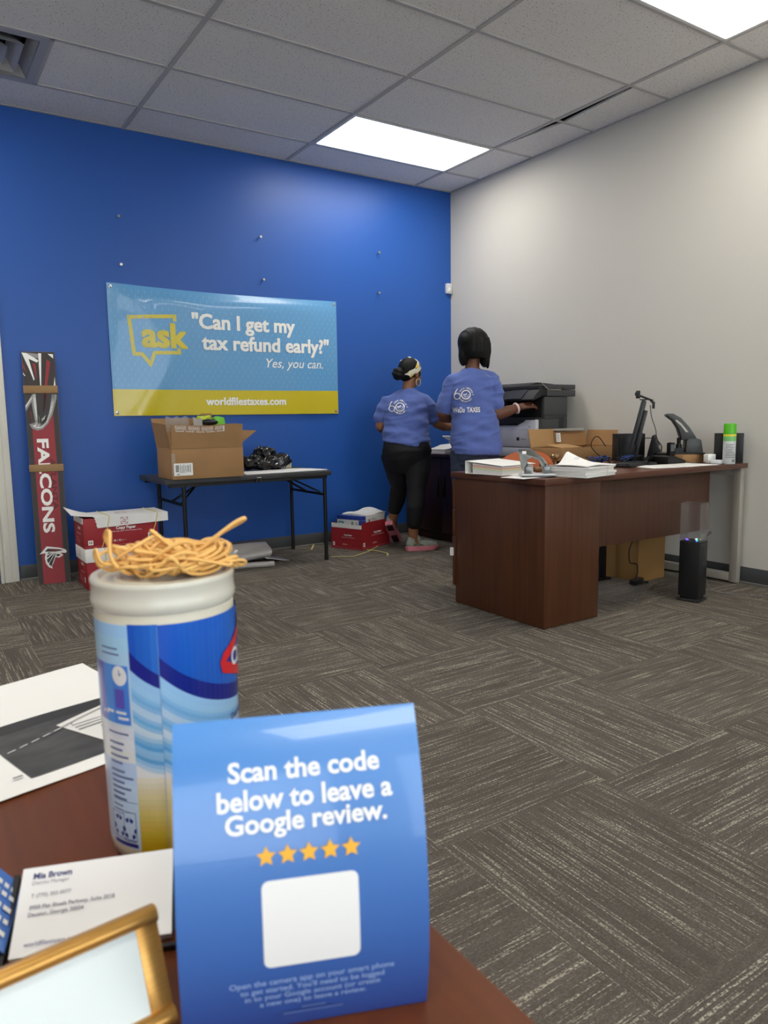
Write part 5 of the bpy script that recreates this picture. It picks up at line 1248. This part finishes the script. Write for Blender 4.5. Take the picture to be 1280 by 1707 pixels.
q = B(); q.tube([wc+(wo*math.cos(2*PI*i/24)+w2*math.sin(2*PI*i/24))*.034 for i in range(24)], .0085, 8, True, flat=1.0); e_ = q.build('wristband', mat('pink_white_band', (228, 204, 200), .5), p2); e_['label'] = 'pale pink wristband on her right wrist'
hd = V((.90, .22, .16)).normalized(); hn = V((-.12, -.62, .78)); hn = (hn-hd*hn.dot(hd)).normalized(); hx = -hd.cross(hn)
rcn = V((.338, .022, 1.106))+hd*.103-hx*.008+hn*-.004
q = B(); q.tube([rcn+(hx*math.cos(2*PI*i/16)+hn*math.sin(2*PI*i/16))*.0112 for i in range(16)], .0022, 6, True); q.ell(rcn+hn*.012, .0045); q.build('ring', GOLD, p2)
for sx in (.09, -.075): sneaker('shoe', p2, (sx-.005, -.07, .002), (sx+.06, .185, .002), (0, 0, 1), mat('dark_shoe', (40, 40, 44), .6), mat('shoe_white', (190, 190, 188), .6), INK)

# ================================================================== FOREGROUND DESK (near the camera)
NZ = .747
t = thing('office_desk', 'mahogany desk in the near left foreground holding the wipes canister and tent card', 'desk', (-.4, .2, 0))
NEAR_TOP = wood('near_desk_top', (118, 64, 34), (86, 45, 25), 'y', .42); NEAR_TOP.node_tree.nodes['Principled BSDF'].inputs['Specular IOR Level'].default_value = .22
q = B()
out = [(-1.05, -.65)]+[(.24-.02+.02*math.cos(a), -.65+.0+.02*0) for a in (0,)]+[(.24, .86)]+[(.195+.045*math.cos(math.radians(a)), .86+.045*math.sin(math.radians(a))) for a in (30, 60, 90)]+[(-1.05, .905)]
q.prism(out, M.Identity(4), NZ-.030, NZ); q.build('desktop', NEAR_TOP, t, bevel=.003, world=True)
q = B(); q.box((.185, -.62, .003), (.21, .87, NZ-.03)); q.build('side_panel', MAHOG, t, world=True)
q = B(); q.box((-1.0, -.62, .003), (-.975, .87, NZ-.03)); q.build('side_panel', MAHOG, t, world=True)
q = B(); q.box((-.975, .83, .15), (.185, .85, NZ-.03)); q.build('modesty_panel', MAHOG, t, world=True)

# ---------------- photocopied sheet
def zn(u, v, z=NZ): return zf(u, v, z)
A_, B_, C_, D_ = zn(0, 1152), zn(160, 1112), zn(172, 1272), zn(0, 1340)
pa, pb = V((.066, .903, 0)), V((.185, .927, 0))
exu = V((.985, .17, 0)).normalized(); eyv = V((-.17, .985, 0)).normalized()
Dc, Cc = V((.042, .625, 0)), V((.133, .648, 0))
ex = (Cc-Dc).normalized(); ey = V((-ex.y, ex.x, 0))
O_ = Dc-ex*.085
t = thing('photocopy', 'sheet of paper with a dark photocopied picture lying on the near desk behind the canister', 'paper', (O_.x, O_.y, NZ+.0004), math.atan2(ex.y, ex.x))
PW, PH = .2795, .2705
def sheetf(a, b): return (PW*a, PH*b, .0006+.0012*math.sin(a*5+b*3)**2+.010*max(0, b-.8)**2*5*(.5+.5*a)+.012*max(0, .25-a)**2*(1-b))
q = B(); q.sheet(lambda a, b: sheetf(a, b), 24, 20, .0004); q.build('sheet', PAPER, t, smooth=80)
pm = lambda u, v, h: V(sheetf(u/PW, v/PH))+V((0, 0, h))
COPY = mat('photocopy_toner', (62, 61, 62), .6, var=.45, vscale=22, stretch=(1, 2.5, 1)); COPY_D = mat('photocopy_dark', (36, 36, 37), .6); COPY_P = mat('photocopy_pale', (224, 222, 218), .7)
a = Art()
x0, y0, x1, y1 = .117, .020, .262, .150
a.rect(x0, y0, x1, y1, COPY); a.rect(x0, y1-.022, x1, y1, COPY_D); a.rect(x0+.075, y0, x1, y0+.014, COPY_D)
a.poly([(x0+.060, y1-.040), (x0+.128, y1-.018), (x0+.150, y1-.06), (x0+.140, y0+.018), (x0+.078, y0+.013)], COPY_P)
lines(a, x0+.070, y1-.052, x0+.115, 3, .007, .0022, GREY_INK, 3); lines(a, x0+.088, y1-.075, x0+.128, 5, .008, .0024, GREY_INK, 4)
a.ring(x0+.122, y1-.045, .006, .010, GREY_INK); a.line([(x0+.066, y1-.048), (x0+.072, y1-.046), (x0+.070, y1-.053)], .001, GREY_INK)
for s_ in range(5): a.line([(x0+.004+.012*s_, y0+.062+.0035*s_), (x0+.012+.012*s_, y0+.0645+.0035*s_)], .0012, COPY_P)
a.line([(x0+.046, y0+.074), (x1-.035, y0+.098)], .0014, mat('photocopy_mid', (120, 116, 114), .6))
a.rect(x0-.014, y0+.062, x0-.005, y0+.066, GREY_INK); a.rect(x0-.012, y0+.006, x0-.004, y0+.009, GREY_INK)
a.build('photocopied_picture', t, pm, .0006, (.012, .012))

# ---------------- wipes canister
KX, KY = .1450, .5030
t = thing('wipes_canister', 'white wipes canister with a blue and yellow label on the near desk', 'canister', (KX, KY, NZ+.0005), 0)
CAN_W = mat('canister_white_plastic', (214, 206, 184), .35, sss=0, spec=.5)
RB, RT, HB = .0450, .0468, .179
rad = lambda z: RB+(RT-RB)*max(0, min(1, z/HB))
q = B(); q.lathe([(.030, 0), (RB-.006, .001), (RB-.001, .005), (RB+.0002, .012)]+[(rad(z), z) for z in (.03, .06, .09, .12, .15, .172)]+[(RT-.001, HB), (.042, HB+.001)], n=72); q.build('body', CAN_W, t, smooth=50)
q = B(); q.lathe([(RT, HB-.004), (RT+.0012, HB-.002), (RT+.0016, HB+.002), (RT+.0010, HB+.004), (RT+.0008, HB+.011), (RT+.0014, HB+.0130), (RT+.0014, HB+.0150), (RT+.0004, HB+.0165), (RT-.004, HB+.0163), (RT-.006, HB+.0135), (RT-.014, HB+.013), (RT-.0155, HB+.0145), (RT-.018, HB+.0145), (RT-.0195, HB+.013), (.020, HB+.013), (.016, HB+.0155), (.0, HB+.0155)], n=72); q.build('lid', mat('canister_lid', (206, 201, 184), .22, spec=.6), t, smooth=40)
q = B(); q.cyl((RT+.001, 0, HB+.013), (RT+.006, -.001, HB+.013), .0025, .002); q2 = q.build('lid_tab', mat('canister_lid', (234, 232, 224), .22), t); q2.parent = t
FA = math.atan2(-KY, -KX)       # angle of the side that faces the camera
def cmap(u, v, h):
    ph = FA+u/RT                 # u runs to the right as seen from the camera
    r = rad(v)+h; return V((r*math.cos(ph), r*math.sin(ph), v))
W_ = lambda deg: math.radians(deg)*RT
GRADS = {}
LCOL = {}
def lab_mat(n, c, r=.28):
    m = mat('label_'+n, c, r, coat=.25); LCOL[m.name] = c; return m
LW, LB, LN, LP, LY = lab_mat('white', (226, 224, 220)), lab_mat('blue', (24, 92, 186)), lab_mat('navy', (22, 34, 128)), lab_mat('pale_blue', (150, 196, 232)), lab_mat('yellow', (206, 168, 22))
z0, z1 = .014, .169
art = Art()
# printed colour ramps as thin bands
def ramp_rect(u0, u1, v0, v1, c0, c1, n, vert=True, nm=''):
    for i in range(n):
        f = (i+.5)/n; c = tuple(round((p*(1-f)+q_*f)/6)*6 for p, q_ in zip(c0, c1)); m = lab_mat('%d_%d_%d' % c, c)
        if vert: art.rect(u0, v0+(v1-v0)*i/n, u1, v0+(v1-v0)*(i+1)/n, m)
        else: art.rect(u0+(u1-u0)*i/n, v0, u0+(u1-u0)*(i+1)/n, v1, m)
art.rect(W_(-175), z0, W_(175), z1, LW)
# info panel on the left
ua, ub = W_(-110), W_(-31)
ramp_rect(ua, ub, z0, .070, (196, 212, 230), (186, 206, 228), 4); ramp_rect(ua, ub, .070, .092, (226, 224, 218), (214, 218, 222), 3); ramp_rect(ua, ub, .092, .156, (206, 214, 222), (150, 200, 232), 8)
for i, (a0, a1, c) in enumerate(((-110, -72, (84, 130, 206)), (-72, -62, (92, 84, 178)), (-62, -50, (84, 146, 220)), (-50, -33, (70, 130, 210)))): art.rect(W_(a0), .094, W_(a1), .131, lab_mat('p%d' % i, c))
art.rect(W_(-48), .104, W_(-38), .116, lab_mat('p9', (92, 84, 178))); art.ring(W_(-42), .1245, .0, .0062, LW, n=20); art.line([(W_(-42), .1245), (W_(-42), .128)], .0006, LN); art.line([(W_(-42), .1245), (W_(-40), .126)], .0006, LN)
for (a0, a1, z_) in ((-60, -37, .1005), (-66, -58, .099), (-46, -35, .097)): art.rect(W_(a0), z_, W_(a1), z_+.0016, LW)
DKT = lab_mat('text', (92, 106, 146))
lines(art, W_(-62), .1415, W_(-38), 2, .0035, .0011, DKT, 5)
lines(art, W_(-60), .0885, W_(-34), 1, .004, .0012, DKT, 6); lines(art, W_(-60), .082, W_(-34), 4, .0042, .0014, DKT, 7); lines(art, W_(-60), .064, W_(-34), 6, .0036, .0014, DKT, 8); art.rect(W_(-60), .0440, W_(-32), .0444, DKT); lines(art, W_(-60), .041, W_(-44), 2, .003, .0009, DKT, 9)
for cx_ in (-55, -42):
    for k in range(3):
        for s_ in (0, 1):
            an = math.radians(90+120*k+42*s_-20); art.poly([(W_(cx_)+.0062*math.cos(an+d_)*r_*.85, .0265+.0062*math.sin(an+d_)*r_) for d_, r_ in ((-.24, .75), (.24, .75), (.28, 1.2), (-.28, 1.2))], LN)
art.line([(W_(-64), .019), (W_(-64), .0355), (W_(-48), .0355), (W_(-48), .0375), (W_(-35), .0375), (W_(-35), .019)], .0005, DKT, True); art.line([(W_(-48), .019), (W_(-48), .0355)], .0005, DKT)
art.text('PAPER', W_(-42), .0185, .011, LN, h=.0022); art.rect(W_(-62), .0148, W_(-34), .0172, LN); lines(art, W_(-46), .0378, W_(-38), 1, .003, .0008, DKT)
art.it = art.it[:1]+[([(x, .014+(y-.014)*1.09) for x, y in v_], f_, m_) for v_, f_, m_ in art.it[1:]]
# front panel, one overlap edge at -7 degrees
def front(a0, a1, off):
    us, ue = W_(a0), W_(a1); n = max(2, int((a1-a0)/5))
    sw = lambda u: .148-.035*(1-math.exp(-(u-us)/RT*1.3))/(1-math.exp(-2.2))+off
    cols = [us+(ue-us)*i/n for i in range(n+1)]
    for i in range(n):
        u, w2 = cols[i], cols[i+1]; f = i/n
        c = (24+8*f, 84+26*f, 184+8*f); cc = tuple(round(x/4)*4 for x in c); m = lab_mat('t%d_%d_%d' % cc, cc)
        art.poly([(u, sw(u)), (w2, sw(w2)), (w2, z1+.0005*(off != 0)), (u, z1+.0005*(off != 0))], m)
        tk = lambda x: .0125-.0035*(x-us)/(ue-us+1e-6)
        art.poly([(u, sw(u)-tk(u)), (w2, sw(w2)-tk(w2)), (w2, sw(w2)), (u, sw(u))], LN)
        lo = [(.0, LP), (.006, lab_mat('s1', (158, 202, 234))), (.012, lab_mat('s2', (118, 176, 220))), (.017, lab_mat('s3', (190, 214, 230))), (.023, lab_mat('s4', (112, 174, 218))), (.028, lab_mat('s5', (206, 218, 226))), (.037, lab_mat('s6', (92, 160, 212))), (.040, lab_mat('s7', (180, 206, 226))), (.042, lab_mat('s8', (84, 152, 206))), (.046, lab_mat('s9', (150, 190, 220))), (.050, LW)]
        stops = lo; lo = []
        for k in range(23):
            d_ = .050*k/22; a_ = [s for s in stops if s[0] <= d_+1e-9][-1]; b_ = ([s for s in stops if s[0] > d_+1e-9] or [stops[-1]])[0]
            f_ = (d_-a_[0])/(b_[0]-a_[0]) if b_[0] > a_[0] else 0; ca_, cb_ = LCOL[a_[1].name], LCOL[b_[1].name]; f_ = f_*f_*(3-2*f_)
            c_ = tuple(round((p*(1-f_)+q_*f_)/4)*4 for p, q_ in zip(ca_, cb_)); lo.append((d_, lab_mat('%d_%d_%d' % c_, c_)))
        def st_(x, d_): 
            g_ = (x-us)/RT; d_ *= 1.3; return sw(x)-tk(x)-d_*(1-.28*g_) if d_ < .039 else sw(x)-tk(x)-d_+.016*g_
        for k in range(len(lo)-1):
            p = [(u, max(.05, st_(u, lo[k+1][0]))), (w2, max(.05, st_(w2, lo[k+1][0]))), (w2, max(.05, st_(w2, lo[k][0]))), (u, max(.05, st_(u, lo[k][0])))]
            if p[0][1] < p[3][1] and p[1][1] < p[2][1]: art.poly(p, lo[k][1])
    ramp_rect(us, ue, z0-.0015*(off != 0), .066, (200, 158, 8), (226, 216, 198), 14)
front(-31, -7, .004); front(-7, 150, 0)
art.rect(W_(-7.3), z0, W_(-6.9), z1, lab_mat('edge', (120, 150, 190)))
# red diamond mark at the right edge and lettering
DR = lab_mat('red', (206, 34, 40))
dc = (W_(99), .134)
art.poly([(dc[0]-.045, dc[1]+.002), (dc[0]-.041, dc[1]+.008), (dc[0]-.006, dc[1]+.026), (dc[0]+.04, dc[1]+.008), (dc[0]+.04, dc[1]-.004), (dc[0]+.006, dc[1]-.024), (dc[0]-.043, dc[1]-.006)], DR)
art.poly([(dc[0]-.039, dc[1]+.001), (dc[0]-.004, dc[1]+.020), (dc[0]+.034, dc[1]+.002), (dc[0]+.004, dc[1]-.018)], LN)
art.text('CLOROX', dc[0]-.002, dc[1]+.001, .060, LW, h=.013, bold=.03)
art.text('Disinfecting', W_(56), .0930, .030, LN, h=.006, bold=.02, align='l'); art.text('Wipes', W_(74), .0785, .014, DR, align='l', h=.004)
art.text('kills 99.9%', W_(50), .0855, .022, DR, h=.0045, bold=.02, align='l')
art.build('label', t, lambda u, v, h: cmap(u, v, .0002+(h/.00002-1)/.35*2e-6), .00002, (.0035, 0), cap=9999)

# ---------------- rubber bands on the lid
RUBB = mat('rubber_band_tan', (234, 184, 106), .5, spec=.4)
rr = random.Random(12)
LZ = NZ+.0005+HB+.0150
def rband(cx, cy, cz, a, b_, yaw, tilt, tw, lbl, wob=.5, grp='rubber bands on the canister lid', thick=.0014):
    pts = []; n = 40; ph = rr.uniform(0, 6)
    for i in range(n):
        th_ = 2*PI*i/n; x = a*math.cos(th_); y = b_*math.sin(th_)*(1+wob*.4*math.sin(2*th_+ph)); z = tw*math.sin(2*th_+ph)+.3*tw*math.cos(3*th_+ph*2)
        y += wob*.006*math.sin(3*th_+ph)
        v = M.Rotation(yaw, 3, 'Z') @ (M.Rotation(tilt, 3, 'Y') @ V((x, y, z)))
        pts.append(V((v.x, v.y, v.z)))
    o = V((KX+cx, KY+cy, LZ+cz)); lo = min(p.z for p in pts)
    if o.z+lo < LZ+.0015: o.z = LZ+.0015-lo
    q = B(); q.tube(pts, thick, 6, True, flat=.75)
    return tag(q.build('rubber_band', RUBB, loc=o, smooth=180), lbl, 'rubber band', grp)
cdir = V((math.cos(YAW), -math.sin(YAW), 0)); ddir = V((math.sin(YAW), math.cos(YAW), 0))
def lid_pt(l, d_): p = cdir*l+ddir*d_; return p.x, p.y
for i in range(64):
    a_ = rr.uniform(0, 2*PI); r_ = math.sqrt(rr.random())*.024
    l, d_ = r_*math.cos(a_)+.010, r_*math.sin(a_); x, y = lid_pt(l, d_)
    hz = .003+.016*rr.random()*(1-(r_/.04)**2)
    rband(x, y, hz, rr.uniform(.015, .027), rr.uniform(.006, .014), rr.uniform(0, PI), rr.uniform(-.22, .22), rr.uniform(.001, .005), 'tan rubber band tangled in the pile on top of the wipes canister')
x, y = lid_pt(.036, .0); rband(x, y, .022, .027, .0065, -YAW, -.62, .001, 'tan rubber band loop sticking up at the right of the pile on the canister', .1, None)
x, y = lid_pt(.042, -.008); rband(x, y, .009, .017, .007, -YAW+.2, .12, .002, 'tan rubber band hanging over the right rim of the canister lid', .2, None)
x, y = lid_pt(-.026, -.014); rband(x, y, .014, .017, .012, -YAW+.3, 1.1, .003, 'tan rubber band ring standing upright at the left of the pile', .2, None)
x, y = lid_pt(-.022, -.006); rband(x, y, .016, .022, .009, -YAW, -.35, .004, 'tan rubber band arching up at the left of the pile on the canister', .3, None)
x, y = lid_pt(-.030, -.012); rband(x, y, .010, .016, .010, -YAW+1.2, .4, .004, 'tan rubber band curling out at the far left of the pile on the canister', .3, None)
x, y = lid_pt(.010, -.006); rband(x, y, .020, .018, .002, -YAW, .55, .001, 'folded tan rubber band end poking up in the middle of the pile', .1, None)

# ---------------- tent card
TL_, TR_ = V((.0905, .3222, NZ+.0003)), V((.2020, .2760, NZ+.0003))
tu = (TR_-TL_).normalized(); tn = V((tu.y, -tu.x, 0))      # tn points towards the camera
if tn.y > 0: tn = -tn
TW = (TR_-TL_).length; TH = .158
t = thing('tent_card', 'blue review tent card with five gold stars standing on the near desk', 'tent card', TL_)
prof = []; nn = 40
z = 0; dd = 0
for i in range(nn+1):
    s_ = i/nn; ang_ = math.radians(110-52*s_**.8); prof.append((dd, z)); dd += math.cos(ang_)*TH/nn*-1*-1*0+(-math.cos(ang_))*TH/nn*-1; z += math.sin(ang_)*TH/nn
# depth grows away from the camera; negative depth = bulge towards it
prof = [(-p[0]*-1, p[1]) for p in prof]
ZT = prof[-1][1]; DT = prof[-1][0]
def tcard(u, v, h=0):
    k = max(0, min(1, v/TH))*nn; i = min(nn-1, int(k)); f = k-i
    d_ = prof[i][0]*(1-f)+prof[i+1][0]*f; z_ = prof[i][1]*(1-f)+prof[i+1][1]*f
    tx = prof[i+1][0]-prof[i][0]; tz = prof[i+1][1]-prof[i][1]; l = math.hypot(tx, tz)
    nd, nz = -tz/l, tx/l
    return TL_+tu*u-tn*(d_+nd*h)+V((0, 0, z_+nz*h))
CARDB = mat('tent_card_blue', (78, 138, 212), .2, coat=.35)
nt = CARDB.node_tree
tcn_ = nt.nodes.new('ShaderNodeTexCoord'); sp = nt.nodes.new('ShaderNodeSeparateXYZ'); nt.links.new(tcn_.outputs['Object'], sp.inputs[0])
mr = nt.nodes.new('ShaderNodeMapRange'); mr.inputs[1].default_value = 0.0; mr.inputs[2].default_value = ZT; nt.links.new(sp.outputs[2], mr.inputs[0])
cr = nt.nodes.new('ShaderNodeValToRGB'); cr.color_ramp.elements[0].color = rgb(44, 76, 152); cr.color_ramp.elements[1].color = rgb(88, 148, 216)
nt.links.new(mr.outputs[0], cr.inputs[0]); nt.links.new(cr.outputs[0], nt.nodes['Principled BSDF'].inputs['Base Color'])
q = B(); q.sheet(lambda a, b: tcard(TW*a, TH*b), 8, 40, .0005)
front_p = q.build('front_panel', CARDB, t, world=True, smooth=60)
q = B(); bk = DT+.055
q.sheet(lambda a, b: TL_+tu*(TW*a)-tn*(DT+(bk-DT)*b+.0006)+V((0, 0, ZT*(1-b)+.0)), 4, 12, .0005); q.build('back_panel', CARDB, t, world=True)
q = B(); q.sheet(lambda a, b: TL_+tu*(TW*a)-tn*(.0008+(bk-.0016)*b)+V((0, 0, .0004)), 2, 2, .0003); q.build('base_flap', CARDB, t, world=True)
fv = lambda tt: TH*(1-tt)
WH = mat('tent_card_white', (240, 240, 236), .3); STAR = mat('tent_card_gold', (240, 178, 44), .3)
art = Art(); cxx = TW*.52
for s_, tt, wd in (('Scan the code', .160, .0740), ('below to leave a', .242, .0850), ('Google review.', .318, .0780)):
    art.text(s_, cxx, fv(tt), wd, WH, bold=.028, h={'Scan the code': .0098, 'below to leave a': .0098, 'Google review.': .0122}[s_])
art.build('lettering', t, tcard, .0004, (.01, .004), world=True)
art = Art()
for k in range(5):
    cx_ = cxx+(k-2)*.0102; r0 = .0048
    art.poly([(cx_+(r0 if j % 2 == 0 else r0*.5)*math.sin(j*PI/5), fv(.408)+(r0 if j % 2 == 0 else r0*.5)*math.cos(j*PI/5)) for j in range(10)], STAR)
art.build('stars', t, tcard, .0004, (.01, .004), world=True)
art = Art(); art.rrect(cxx-.0232, fv(.615)-.0215, cxx+.0232, fv(.615)+.0215, .0035, WH); art.build('white_square', t, tcard, .0004, (.008, .004), world=True)
art = Art()
for s_, tt, wd in (('Open the camera app on your smart phone', .805, .080), ('to get started. You\'ll need to be logged', .832, .070), ('in to your Google account (or create', .858, .066), ('a new one) to leave a review.', .884, .052)):
    art.text(s_, cxx, fv(tt), wd, mat('tent_small_print', (150, 176, 222), .3), bold=.012)
for tt, wd in ((.912, .012), (.930, .030)): lines(art, cxx-wd/2, fv(tt), cxx+wd/2, 1, .002, .0009, mat('tent_fine_print', (96, 126, 190), .3), 2)
art.build('small_print', t, tcard, .0004, (.01, .004), world=True)

# ---------------- business cards in a black holder
BLc, BRc = V((.0255, .4235, NZ+.006)), V((.1065, .3935, NZ+.006))
cu = (BRc-BLc).normalized(); cnv = V((-cu.y, cu.x, 0)); tl_ = math.radians(32); cvv = cnv*math.cos(tl_)+V((0, 0, math.sin(tl_))); cnn = cu.cross(cvv)
CWd, CHt = .0865, .0500
CM = lambda u, v, h: BLc+cu*u+cvv*v+cnn*h
mtc = M(((cu.x, cvv.x, cnn.x, BLc.x), (cu.y, cvv.y, cnn.y, BLc.y), (cu.z, cvv.z, cnn.z, BLc.z), (0, 0, 0, 1)))
t = thing('card_holder', 'black plastic business card holder under the white cards on the near desk', 'card holder', (BLc.x, BLc.y, NZ))
q = B(); q.box((-.006, -.006, -.0135), (CWd+.006, CHt-.010, -.0105), mtx=mtc); q.box((-.006, -.0085, -.0135), (CWd+.006, -.006, .004), mtx=mtc)
q.build('tray', BLACK, t, bevel=.001, world=True)
b0 = BLc-cu*.006; 
for w_ in (0, CWd+.009):
    q = B()
    o_ = b0+cu*w_
    pts = [o_+cnv*-.008, o_+cnv*.055, o_+cnv*.045+V((0, 0, .030))]
    pts = [V((p.x, p.y, NZ+.0003)) if i < 2 else V((p.x, p.y, NZ+.028)) for i, p in enumerate(pts)]
    q.add([p for p in pts]+[p+cu*.003 for p in pts], ((0, 1, 2), (5, 4, 3), (0, 3, 4, 1), (1, 4, 5, 2), (2, 5, 3, 0)))
    q.build('side_wing', BLACK, t, world=True)
q = B(); q.box((0, 0, -.0100), (CWd, CHt, -.0012), mtx=mtc)
tag(q.build('card_stack', PAPER_EDGE, loc=(BLc.x, BLc.y, BLc.z), world=True), 'stack of white business cards in the black holder, below the front card', 'business card', None, 'stuff')
t = thing('business_card', 'white business card with blue lettering at the front of the black holder', 'business card', BLc)
q = B(); q.box((0, 0, -.0008), (CWd, CHt, 0), mtx=mtc); q.build('card', PAPER, t, world=True)
INKB = mat('card_blue_ink', (48, 54, 116), .5); INKG = mat('card_grey_ink', (140, 138, 146), .5)
art = Art()
art.text('Mia Brown', .0065, .0445, .0215, INKB, bold=.03, align='l'); art.text('District Manager', .0065, .0400, .0205, INKG, align='l')
art.text('T (770) 302-0077', .0068, .0325, .0220, mat('card_mid_ink', (110, 108, 124), .5), align='l')
art.text('3950 Flat Shoals Parkway, Suite 201B', .0068, .0258, .0470, mat('card_mid_ink', (110, 108, 124), .5), bold=.015, align='l'); art.text('Decatur, Georgia 30034', .0068, .0218, .0300, mat('card_mid_ink', (110, 108, 124), .5), bold=.015, align='l')
art.text('worldfilestaxes.com', .0070, .0060, .0290, INKB, align='l')
art.build('lettering', t, CM, .0003, world=True)

# ---------------- blue flyer propped up at the left edge
fcu = V((.5, .866, 0)); fcn = V((-.866, .5, 0)); fcv = fcn*.5+V((0, 0, .866)); fn_ = fcu.cross(fcv)
P0 = zf(20, 1590, .7515)
def on_plane(u, v):
    d = cf+ca*((u-640)/F_PX)-cb*((v-853.5)/F_PX); c0 = V((0, 0, EYE)); return c0+d*((P0-c0).dot(fn_)/d.dot(fn_))
q0, q1, q2 = on_plane(0, 1447), on_plane(37, 1476), on_plane(20, 1585)
e1 = (q0-q1).normalized(); e2_ = (q2-q1); e2_ = (e2_-e1*e2_.dot(e1)).normalized(); n3 = e1.cross(e2_)
if n3.y > 0: n3 = -n3
t = thing('flyer_card', 'blue printed card propped up at the left edge of the near desk', 'card', (q1.x, q1.y, NZ))
fm = lambda u, v, h: q1+e1*u+e2_*v+n3*h
q = B(); q.sheet(lambda a, b: fm(.089*a, .0445*b, 0), 2, 2, .0008); q.build('card', mat('flyer_blue', (84, 128, 204), .25, coat=.3), t, world=True)
lo = fm(.0, .0445, -.001); q = B(); pA, pB = fm(.03, .012, -.001), fm(.03, .0435, -.001)
q.add([pA, pB, V((pA.x-.012, pA.y, NZ+.0004)), V((pB.x-.012, pB.y, NZ+.0004)), pA-V((.002, 0, 0)), pB-V((.002, 0, 0)), V((pA.x-.016, pA.y, NZ+.0004)), V((pB.x-.016, pB.y, NZ+.0004))], ((0, 1, 3, 2), (4, 6, 7, 5), (0, 4, 5, 1), (2, 3, 7, 6), (0, 2, 6, 4), (1, 5, 7, 3)))
q.build('prop_leg', PAPER, t, world=True)
art = Art()
for r_, wd, n_ in ((.006, .0035, 4), (.0125, .004, 3), (.020, .006, 2), (.0275, .0035, 4), (.035, .014, 1)):
    for k in range(n_*2): art.rect(.004+k*(wd+.002), r_, .004+k*(wd+.002)+wd, r_+.0028, PRINT_W)
art.build('print', t, fm, .0003, world=True)

# ---------------- gold framed desk name plate
nR = V((.0905, .3345, NZ+.0005)); nd = V((-.996, -.085, 0)).normalized(); nb = V((-nd.y, nd.x, 0))
if nb.y < 0: nb = -nb
lean = math.radians(24); nv = nb*math.sin(lean)+V((0, 0, math.cos(lean))); nx = nd; nf = nv.cross(nx)
if nf.y > 0: nf = -nf
t = thing('name_plate', 'gold framed blank name plate in the near left corner of the desk', 'name plate', nR)
BRASS = mat('brushed_gold', (196, 146, 74), .3, metal=.65, var=.12, vscale=30, stretch=(1, 40, 40))
NL, NH = .235, .056
mn = M(((nx.x, nv.x, nf.x, nR.x), (nx.y, nv.y, nf.y, nR.y), (nx.z, nv.z, nf.z, nR.z), (0, 0, 0, 1)))
P_ = lambda a, b, c=0: mn @ V((a, b, c))
for nm_, b_ in (('lower_rail', .0055), ('upper_rail', NH-.003)):
    q = B(); q.cyl(P_(0, b_, .001), P_(NL, b_, .001), .0042, n=18); q.box((0, b_-.004, -.004), (NL, b_+.004, .001), mtx=mn); q.build(nm_, BRASS, t, world=True)
q = B(); q.box((0, .009, -.0015), (.011, NH-.006, .0012), mtx=mn); q.build('end_band', BRASS, t, world=True, bevel=.0005)
q = B(); q.box((NL-.0085, .009, -.0015), (NL, NH-.006, .0012), mtx=mn); q.build('end_band', BRASS, t, world=True, bevel=.0005)
q = B(); q.box((.011, .008, -.001), (NL-.0085, NH-.005, .0006), mtx=mn); q.build('insert', mat('name_insert', (216, 224, 220), .25), t, world=True)
q = B(); q.box((.002, .0, -.004), (NL-.002, NH-.004, -.0017), mtx=mn); q.build('back_plate', BRASS, t, world=True)
q = B()
for w_ in (.03, NL-.04):
    a0 = nR+nd*w_; q.add([V((p.x, p.y, p.z)) for p in (a0+nb*.006, a0+nb*.05, a0+nb*.022+V((0, 0, .036)))]+[V((p.x, p.y, p.z)) for p in (a0+nd*.01+nb*.006, a0+nd*.01+nb*.05, a0+nd*.01+nb*.022+V((0, 0, .036)))], ((0, 1, 2), (5, 4, 3), (0, 3, 4, 1), (1, 4, 5, 2), (2, 5, 3, 0)))
q.build('easel_back', BRASS, t, world=True)
